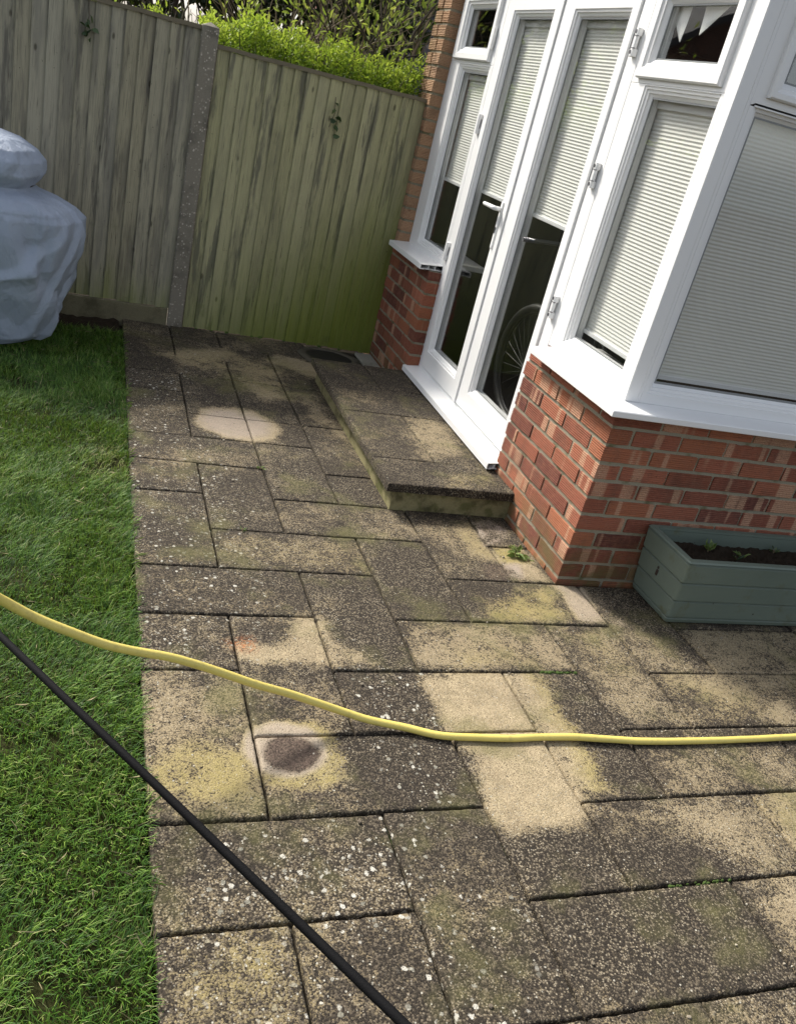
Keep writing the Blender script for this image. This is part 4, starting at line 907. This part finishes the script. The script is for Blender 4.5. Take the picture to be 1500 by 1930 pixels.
def weed(x, y, z, n, size, label, cat='weed', flat=.5, mat=None, group=None):
    root = empty('weed_plant', (x,y,z), label, cat, group)
    an = rng.random(n)*2*math.pi
    D = np.column_stack([np.cos(an), np.sin(an), rng.uniform(flat*.3, flat*1.3, n)])
    C = np.column_stack([x+np.cos(an)*size*.15+rng.normal(0,size*.12,n), y+np.sin(an)*size*.15+rng.normal(0,size*.12,n), z+rng.random(n)*size*.35])
    leaves('leaves', C, D, rng.uniform(.5,1.1,n)*size, rng.uniform(.22,.42,n)*size, mat or WEEDL, root)
    m = MB()
    for k in range(4): m.tube([(x,y,z-.004),(x+rng.normal(0,size*.15),y+rng.normal(0,size*.15),z+size*.4)], .0012, 5)
    m.build('stem', BARKP, root); return root
weed(.60,-.10,.25,14,.045,'small ferny seedling growing in the planter soil near the wall', 'seedling', 1.6, WEEDL)
weed(.74,-.14,.25,10,.035,'tiny leafy seedling in the middle of the planter soil', 'seedling', .8, WEEDL)
weed(.70,-.16,.25,8,.03,'dark low seedling in the planter soil beside the tiny leafy one', 'seedling', .7, IVYL)
weed(.98,-.07,.25,9,.03,'dull green seedling at the right of the planter soil', 'seedling', .8, IVYL)
weed(-.095,.215,0,22,.055,'leafy weed growing in the paving joint at the foot of the brick wall', 'weed', .45)
weed(-.06,.16,0,8,.03,'small sprout beside the leafy weed near the brick corner', 'weed', .5)
weed(-.03,2.31,.03,26,.05,'dark green plant tucked under the far end of the door sill', 'weed', .9, IVYL)
weed(-1.12,.860,0,9,.022,'tuft of moss in the slab joint left of the step', 'moss', .5)
weed(-1.28,.272,0,7,.02,'tiny green tuft in the slab joint near the lawn', 'moss', .5)
def moss(pts, label):
    m = MB()
    for (x,y,r_) in pts:
        vs = []; fs = []; N = 8
        for q, (rr, z) in enumerate([(1,-.006),(.8,.003),(.4,.006)]):
            for k in range(N): a = 2*math.pi*k/N; vs.append((x+r_*rr*math.cos(a)*random.uniform(.8,1.2), y+r_*.6*rr*math.sin(a)*random.uniform(.8,1.2), z*r_/.01))
        for q in range(2): fs += [(q*N+k,q*N+(k+1)%N,q*N+N+(k+1)%N,q*N+N+k) for k in range(N)]
        fs.append(tuple(2*N+k for k in range(N))); m.add(vs, fs, random.random())
    return tag(m.build('moss', MOSS), label, 'moss', kind='stuff')
MOSS = plain('moss_green', (.05,.085,.012), .95, var=.6, sc=120)
moss([(-.27+random.uniform(-.09,.06), -.606+random.uniform(-.004,.004), random.uniform(.004,.010)) for _ in range(26)], 'green moss cushion in the slab joint right of the pale patch')
moss([(-1.62+k*.12+random.uniform(-.04,.04), 2.95+random.uniform(-.01,.01), random.uniform(.008,.02)) for k in range(12)], 'mossy line of growth along the foot of the fence')
moss([(-.30+random.uniform(-.1,.1), -1.485+random.uniform(-.004,.004), random.uniform(.003,.007)) for _ in range(18)], 'thin moss in the slab joint near the bottom right')

# debris: small stones and crumbs on the paving
peb = MB()
def stone(mb, x, y, z, r_):
    vs = []; fs = []; N = 7
    for q, (rr, zz_) in enumerate([(.7,0),(1,.35),(.75,.8)]):
        for k in range(N): a = 2*math.pi*k/N; vs.append((x+r_*rr*math.cos(a)*random.uniform(.8,1.2), y+r_*rr*math.sin(a)*random.uniform(.7,1.1), z+zz_*r_))
    for q in range(2): fs += [(q*N+k,q*N+(k+1)%N,q*N+N+(k+1)%N,q*N+N+k) for k in range(N)]
    fs.append(tuple(2*N+k for k in range(N))); mb.add(vs, fs, random.random())
for _ in range(1400):
    x = random.uniform(-1.68,1.2); y = random.uniform(-2.3,2.8)
    if x > -.62 and y > .5: continue
    if x > 0 and y > -.3: continue
    stone(peb, x, y, .0008, random.choice([.0012,.0018,.0025,.0018,.0035]) if random.random() < .97 else .006)
t = NT("loose_grit"); r = t.attr('rnd'); t.base(t.mix(r, (.08,.06,.04), (.42,.37,.28)), .9); GRIT = t.m
tag(peb.build('loose_grit', GRIT), 'loose grit and crumbs scattered over the paving slabs', 'grit', kind='stuff')

# ================================================================== HOSES
def smooth_pts(P, n):
    P = [Vector(p) for p in P]; P = [P[0]*2-P[1]]+P+[P[-1]*2-P[-2]]; out = []
    for i in range(1, len(P)-2):
        for k in range(n):
            t_ = k/n; a,b,c,d = P[i-1:i+3]
            out.append(.5*((2*b)+(c-a)*t_+(2*a-5*b+4*c-d)*t_*t_+(3*b-a-3*c+d)*t_**3))
    out.append(P[-2]); return out
t = NT("yellow_hose"); co = t.co(); f = t.noise(co, 40, 5, .65)
t.base(t.mix(t.math('MAXIMUM', t.math('MULTIPLY', t.ss(f, .5, .72), .6), t.math('MULTIPLY', t.ss(t.noise(co, 190, 3, .6), .62, .7), .5)), (.66,.54,.14), (.42,.33,.10)), .42, .4); t.bump(t.noise(co, 300, 2), .15, .001); YH = t.m
yp = [(-2.45,-1.45,.95),(-2.25,-1.22,.72),(-2.1,-1.06,.571),(-2.044,-1.002,.494),(-1.981,-.975,.436),(-1.9,-.962,.386),(-1.815,-.941,.335),(-1.732,-.913,.294),(-1.644,-.895,.261),(-1.543,-.878,.214),(-1.42,-.864,.156),(-1.287,-.849,.100),(-1.17,-.850,.055),(-1.075,-.864,.030),(-.972,-.884,.017),
 (-.857,-.921,.013),(-.738,-.934,.012),(-.633,-.940,.012),(-.524,-.939,.013),(-.411,-.941,.013),(-.3,-.952,.012),(-.188,-.965,.012),(-.027,-.970,.0125),(.1,-.971,.012),(.233,-.970,.0125),(.351,-.966,.012),(.469,-.964,.012),(.62,-.958,.012),(.9,-.95,.012),(1.4,-1.0,.012),(2.1,-1.2,.012)]
yq = [p+Vector((0, .0022*mn.noise(p*7), .0016*abs(mn.noise(p*9+Vector((3,0,0)))))) for p in smooth_pts(yp, 10)]
m = MB(); m.tube(yq, [.0112*(1+.03*mn.noise(p*11)) for p in yq], 16); tag(m.build('garden_hose', YH, smooth=True), 'yellow garden hose snaking across the paving and rising over the lawn', 'hose')
t = NT("black_hose"); co = t.co(); t.base((.003,.003,.0035), .8, .1); t.bump(t.noise(co, 500, 2, .5), .4, .001); BH = t.m
bp = [(-2.2,-1.28,.78),(-2.11,-1.46,.845),(-2.0416,-1.588,.8792),(-1.9922,-1.6923,.9041),(-1.9492,-1.7749,.9191),(-1.8984,-1.8632,.9294),(-1.8499,-1.9411,.9346),(-1.7956,-2.0236,.9359),(-1.7492,-2.096,.9382),(-1.6963,-2.1816,.9439),(-1.6655,-2.2384,.9524),(-1.6342,-2.3038,.9678),(-1.605,-2.37,.985),(-1.57,-2.47,1.02)]
m = MB(); m.tube(smooth_pts(bp, 12), .0046, 14); tag(m.build('pressure_washer_hose', BH, smooth=True), 'black rubber hose held taut across the lower left corner', 'hose')

# ================================================================== BICYCLE INSIDE
bk = empty('bicycle', (.62,1.05,.16), 'dark bicycle standing inside behind the french door glass', 'bicycle')
def circ(c, r_, n=48, ax='y', tilt=0):
    out = []
    for k in range(n+1):
        a = 2*math.pi*k/n; out.append((c[0]+r_*math.cos(a)*math.cos(tilt), c[1]+r_*math.cos(a)*math.sin(tilt), c[2]+r_*math.sin(a)))
    return out
TILT = R(-87); SPOKE = plain('dull_spoke', (.09,.09,.09), .5, .3)
d_ = Vector((math.cos(TILT), math.sin(TILT), 0))
c1 = Vector((.34,1.40,.16+.34)); c2 = c1 + d_*1.04
for cc in (c1, c2):
    m = MB(); m.tube(circ(cc,.315,48,tilt=TILT), .026, 8, cap=False); wh = m.build('wheel', BLACKP, bk, smooth=True)
    m = MB(); m.tube(circ(cc,.290,48,tilt=TILT), .009, 6, cap=False); m.build('rim', BLACKP, wh)
    m = MB()
    for k in range(28):
        a = 2*math.pi*k/28; e_ = cc + d_*(.288*math.cos(a)) + Vector((0,0,.288*math.sin(a))); s_ = cc + d_*(.02*math.cos(a+1.2)) + Vector((0,0,.02*math.sin(a+1.2)))
        m.tube([s_, e_], .0008, 4)
    m.build('spokes', SPOKE, wh)
hb = c1 + d_*.10 + Vector((0,0,.56)); bb = c1 + d_*.60 + Vector((0,0,-.05)); st = c1 + d_*.50 + Vector((0,0,.42))
m = MB()
for a, b, rr in ((c1, hb-Vector((0,0,.10)), .012),(hb-Vector((0,0,.04)), st, .016),(hb-Vector((0,0,.12)), bb, .019),(bb, st+Vector((0,0,.10)), .015),(bb, c2, .010),(st-Vector((0,0,.03)), c2, .009),(hb-Vector((0,0,.14)), hb+Vector((0,0,.08)), .017)): m.tube([a,b], rr, 10)
m.build('bike_frame', plain('bike_paint', (.03,.032,.036), .3, .2), bk)
nrm = Vector((-d_.y, d_.x, 0)); ht = hb+Vector((0,0,.10))
m = MB(); m.tube([ht-nrm*.30, ht-nrm*.1+Vector((0,0,.01)), ht+nrm*.1+Vector((0,0,.01)), ht+nrm*.30], .011, 8); m.build('handlebar', plain('bar_metal', (.22,.22,.23), .35, .6), bk)
m = MB(); sc_ = st+Vector((0,0,.14)); m.tube([sc_-d_*.13, sc_, sc_+d_*.13], [.02,.045,.065], 10); m.build('saddle', BLACKP, bk)
m = MB(); m.tube(circ(bb,.09,24,tilt=TILT), .006, 6, cap=False); m.tube([bb-nrm*.08,bb+nrm*.08], .012, 8); m.tube([bb+nrm*.08, bb+nrm*.08+d_*.10-Vector((0,0,.13))], .008, 6); m.tube([bb-nrm*.08, bb-nrm*.08-d_*.10+Vector((0,0,.13))], .008, 6); m.build('crank', METAL, bk)

# ================================================================== GRASS
def grass():
    regs = [(-2.75,-1.705,-2.2,-.2,62000),(-3.0,-1.705,-.2,1.2,52000),(-3.1,-1.715,1.2,2.66,52000),(-4.6,-3.0,-2.2,2.66,22000)]
    C = []
    for x0,x1,y0,y1,n in regs: C.append(np.column_stack([rng.uniform(x0,x1,n), rng.uniform(y0,y1,n)]))
    ne = 3200; C.append(np.column_stack([-1.702+rng.normal(0,.010,ne)-.002, rng.uniform(-2.2,2.66,ne)]))
    C = np.concatenate(C); n = len(C)
    clump = vnoise(C, 9, 21)*.5 + vnoise(C, 25, 22)*.35 + vnoise(C, 3, 23)*.4
    bare = vnoise(C, 6, 31) + .6*vnoise(C, 17, 32)
    keep = rng.random(n) < np.clip(1.15 - np.clip(bare-.45, 0, 1)*1.5, .25, 1); C, clump = C[keep], clump[keep]; n = len(C)
    L = (.017+.036*rng.beta(1.6,2.4,n))*(1+.45*clump); W = rng.uniform(.0014,.0030,n)
    an = rng.random(n)*2*math.pi + 0; 
    flow = vnoise(C, 5, 41)*3.0; an = np.where(rng.random(n) < .55, flow+rng.normal(0,.7,n), an)
    lean = rng.uniform(.25,1.25,n)
    dx, dy = np.cos(an)*lean, np.sin(an)*lean; nrm_ = np.sqrt(dx*dx+dy*dy+1)
    px_, py_ = -np.sin(an), np.cos(an)
    z0 = np.full(n, -.020)
    B = np.column_stack([C, z0])
    d1 = np.column_stack([dx*.5, dy*.5, np.ones(n)]); d1 /= np.linalg.norm(d1,axis=1,keepdims=True)
    d2 = np.column_stack([dx*1.5, dy*1.5, np.ones(n)*.55]); d2 /= np.linalg.norm(d2,axis=1,keepdims=True)
    Sd = np.column_stack([px_, py_, np.zeros(n)])
    m1 = B + d1*(L*.55)[:,None]; tp = m1 + d2*(L*.55)[:,None]
    w_ = W[:,None]
    V = np.stack([B-Sd*w_*.5, B+Sd*w_*.5, m1+Sd*w_*.45, m1-Sd*w_*.45, tp+Sd*w_*.08, tp-Sd*w_*.08], 1).reshape(-1,3)
    k = np.arange(n)[:,None]*6; Fa = np.concatenate([k+np.array([[0,1,2,3]]), k+np.array([[3,2,4,5]])],1).reshape(-1,4)
    r_ = np.clip(rng.beta(1.3,1.7,n)*.86 + clump*.16 + vnoise(C, 4, 51)*.10, 0, .86)
    br = np.exp(-(((C[:,0]+1.80)/.10)**2+((C[:,1]-.82)/.16)**2)); r_ = np.where(rng.random(n) < .035+br*.5, rng.uniform(.88,1,n), r_)
    o = np_mesh('grass', V, Fa, GRASS, None, [('rnd','FACE','FLOAT',np.repeat(r_,2))])
    tag(o, 'short green grass blades of the lawn beside the paving', 'grass', kind='stuff')
grass()
n = 420; tx = -1.702-np.abs(rng.normal(0,.35,n)); ty = rng.uniform(-2.2,2.6,n); an = rng.random(n)*2*math.pi
th_ = leaves('dead_thatch', np.column_stack([tx,ty,rng.uniform(.0,.016,n)]), np.column_stack([np.cos(an),np.sin(an),rng.normal(0,.12,n)]), rng.uniform(.02,.05,n), rng.uniform(.0012,.0022,n), plain('dry_straw', (.22,.19,.10), .9, var=.4), None, .1)
tag(th_, 'dry straw and clippings lying in the lawn', 'straw', kind='stuff')
n = 420; ty = rng.uniform(-2.2,2.6,n); ty = ty[np.sin(ty*9)+np.sin(ty*23+1) > .1]; n = len(ty); tx = -1.695+rng.normal(0,.006,n)
fl = leaves('edge_grass', np.column_stack([tx,ty,rng.uniform(-.004,.004,n)]), np.column_stack([rng.uniform(.2,1.0,n),rng.normal(0,.7,n),rng.uniform(.15,.7,n)]), rng.uniform(.02,.045,n), rng.uniform(.0022,.0034,n), GRASS, None, .2)
tag(fl, 'grass blades flopping over the edge of the paving', 'grass', kind='stuff')

# ================================================================== HEDGE, SHRUBS, TREES BEHIND THE FENCE
hg = empty('hedge', (-1.2,3.3,0), 'bright green clipped hedge showing above the top of the fence', 'hedge')
n = 42000
hx = rng.uniform(-3.4,-.02,n); hy = rng.uniform(3.06,3.62,n)
htop = 1.755 + .02*np.sin(hx*5.1)+.025*np.sin(hx*11.3+1)+.025*np.sin(hx*23+2)+.02*np.sin(hx*61+2) + np.where(hx > -1.4, .07, -.02)+.10*np.clip(hx+.45,0,.4)
spike = np.where(rng.random(n) < .10, rng.uniform(0,.11,n)*(np.sin(hx*47)+np.sin(hx*83+1) > .3), 0)
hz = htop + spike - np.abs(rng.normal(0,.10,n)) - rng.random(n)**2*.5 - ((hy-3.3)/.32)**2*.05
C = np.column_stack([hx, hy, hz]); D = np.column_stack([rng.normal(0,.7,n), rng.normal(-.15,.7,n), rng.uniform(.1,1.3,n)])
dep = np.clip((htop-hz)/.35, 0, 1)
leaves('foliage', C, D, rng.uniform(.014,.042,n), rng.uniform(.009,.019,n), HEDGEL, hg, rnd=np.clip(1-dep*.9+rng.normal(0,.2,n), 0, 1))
m = MB()
for k in range(260):
    x = rng.uniform(-3.4,-.03); y = rng.uniform(3.1,3.55); m.tube([(x,y,.9),(x+rng.normal(0,.04),y+rng.normal(0,.04),1.4),(x+rng.normal(0,.07),y+rng.normal(0,.05),1.78+rng.normal(0,.05))], [.006,.004,.0015], 5)
m.build('stems', BARK, hg)

def branchy(root, base, h, n_main, spread, depth, mat, lf, leafn, lsz, seed, lw=.38, lname='leaves', tname='branches'):
    rn = random.Random(seed); mb = MB(); tips = []
    def grow(p, d, L, r_, lev):
        pts = [p]; q = p.copy(); dd = d.copy()
        for k in range(4):
            dd = (dd + Vector((rn.gauss(0,.16), rn.gauss(0,.16), rn.gauss(.05,.10)))).normalized(); q = q + dd*L/4; pts.append(q.copy())
        mb.tube(pts, [r_*(1-.55*k/4) for k in range(5)], 6 if lev < 2 else 4)
        for k, pp in enumerate(pts[1:]): tips.append((pp, dd.copy(), lev))
        if lev < depth:
            for k in range(rn.randint(2,4)):
                j = rn.randint(1,4); nd = (dd + Vector((rn.gauss(0,spread), rn.gauss(0,spread), rn.gauss(.1,spread*.6)))).normalized()
                grow(pts[j], nd, L*rn.uniform(.5,.8), r_*.5, lev+1)
    for k in range(n_main):
        d = Vector((rn.gauss(0,.28), rn.gauss(0,.28), 1)).normalized(); grow(Vector(base)+Vector((rn.gauss(0,.05),rn.gauss(0,.05),0)), d, h*rn.uniform(.45,.7), .011*h, 0)
    mb.build(tname, mat, root)
    tt = [t_ for t_ in tips if t_[2] >= 1]
    C = []; D = []
    for _ in range(leafn):
        p, d, lv = rn.choice(tt); C.append((p.x+rn.gauss(0,.03), p.y+rn.gauss(0,.03), p.z+rn.gauss(0,.03))); D.append((d.x+rn.gauss(0,.6), d.y+rn.gauss(0,.6), d.z+rn.gauss(.3,.5)))
    C = np.array(C); D = np.array(D); L = rng.uniform(.6,1.2,len(C))*lsz
    leaves(lname, C, D, L, L*lw, lf, root)
for i, (x, y, h, lbl) in enumerate([(-.62,3.95,2.0,'leafy young shrub with pale green leaves behind the middle of the hedge'),(-.98,3.85,1.85,'thin shrub with upright twigs just right of the fence post, behind the hedge'),
    (-.12,3.75,2.1,'shrub with bare crossing branches nearest the brick pier, behind the hedge'),(-.32,4.25,2.2,'tall twiggy shrub with sparse leaves in front of the neighbouring tiled roof')]):
    rt = empty('shrub', (x,y,0), lbl, 'shrub', 'shrubs behind the hedge')
    branchy(rt, (x,y,.7), h*.85, 4, .55, 3, BARKP if i != 2 else BARK, SHRUBL, 420, .060, 40+i)
for i, (x, y, h, lbl) in enumerate([(-.65,5.8,3.0,'dark bushy tree behind the hedge to the right of the concrete post'),(-1.3,7.4,3.6,'dark tree with bare boughs at the left behind the hedge'),(-.35,6.3,3.4,'dark tree left of the bright gap of sky')]):
    rt = empty('tree', (x,y,0), lbl, 'tree', 'dark trees beyond the fence')
    branchy(rt, (x,y,.2), h, 5, .36, 3, BARK, DARKL, 9000, .075, 70+i, .55, 'crown', 'trunk')

# neighbouring house: brick wall, tiled lean-to roof, downpipe
nb = empty('neighbour_house', (2.4,8.0,0), 'neighbouring brick house with a dark tiled roof and black downpipe behind the shrubs', 'house')
t = NT("far_brick"); co = t.co(); bt = t.new("ShaderNodeTexBrick"); t.put(bt.inputs[0], t.mapv(co, (1,1,1), rot=(R(90),0,0)))
bt.inputs['Color1'].default_value = (.20,.085,.055,1); bt.inputs['Color2'].default_value = (.11,.05,.035,1); bt.inputs['Mortar'].default_value = (.22,.19,.15,1); bt.inputs['Scale'].default_value = 4.4
t.base(bt.outputs[0], .9); FBR = t.m
m = MB(); m.box((.62,7.2,0),(5.5,11,4.2)); m.build('wall', FBR, nb)
t = NT("slate_tiles"); t.base(t.mix(t.noise(t.co(), 12, 4), (.035,.033,.035), (.10,.09,.09)), .6); SLATE = t.m
m = MB()
for k in range(9):
    y0 = 5.55+k*.19; z0 = 1.62+k*.105
    nxs = 22
    for i in range(nxs):
        x0 = .12+i*.2+(k%2)*.1; j = random.uniform(-.006,.006)
        m.add([(x0,y0,z0+.02+j),(x0+.19,y0,z0+.02+j),(x0+.19,y0+.26,z0+.135+j),(x0,y0+.26,z0+.135+j),(x0,y0,z0+j),(x0+.19,y0,z0+j)], [(0,1,2,3),(4,5,1,0)], random.random())
m.box((.12,5.5,1.55),(4.5,5.56,1.625)); m.build('lean_to_roof', SLATE, nb)
m = MB(); m.box((.2,5.75,0),(4.4,7.2,1.60)); m.build('lean_to_wall', FBR, nb)
m = MB(); m.tube([(1.12,7.12,4.0),(1.12,7.12,2.4)], .04, 10); m.build('downpipe', BLACKP, nb)
m = MB(); m.add([(.4,7.0,4.15),(5.7,7.0,4.15),(5.7,11.2,4.15),(.4,11.2,4.15),(.4,9.1,6.0),(5.7,9.1,6.0)],[(0,1,5,4),(2,3,4,5),(0,4,3),(1,2,5),(0,3,2,1)]); m.build('roof', SLATE, nb)
# house beyond the left garden, seen reflected in the panes
nb2 = empty('gabled_house', (-12.5,20.0,0), 'gabled house across the gardens, seen mirrored in the upper panes', 'house')
gab = [(-8.4,3.6),(-10.6,5.05),(-11.35,4.38),(-13.6,6.0),(-17.5,3.3)]
m = MB(); vs = [(x,19.6,z-.25) for x, z in gab]+[(x,26,z-.25) for x, z in gab]; g0 = [(-8.4,19.6,0),(-17.5,19.6,0),(-8.4,26,0),(-17.5,26,0)]
m.add(vs+g0, [(10,0,1,2,3,4,11),(12,13,9,8,7,6,5),(10,12,5,0),(11,4,9,13)]); m.build('wall', FBR, nb2)
m = MB()
for (xa,za),(xb,zb) in zip(gab[:-1], gab[1:]): m.add([(xa,19.3,za),(xb,19.3,zb),(xb,26.3,zb),(xa,26.3,za),(xa,19.3,za-.2),(xb,19.3,zb-.2)], [(0,1,2,3),(4,5,1,0)])
m.build('roof', SLATE, nb2)
m = MB(); m.box((-11.75,19.9,4.2),(-11.4,20.3,6.6)); m.build('chimney', FBR, nb2)
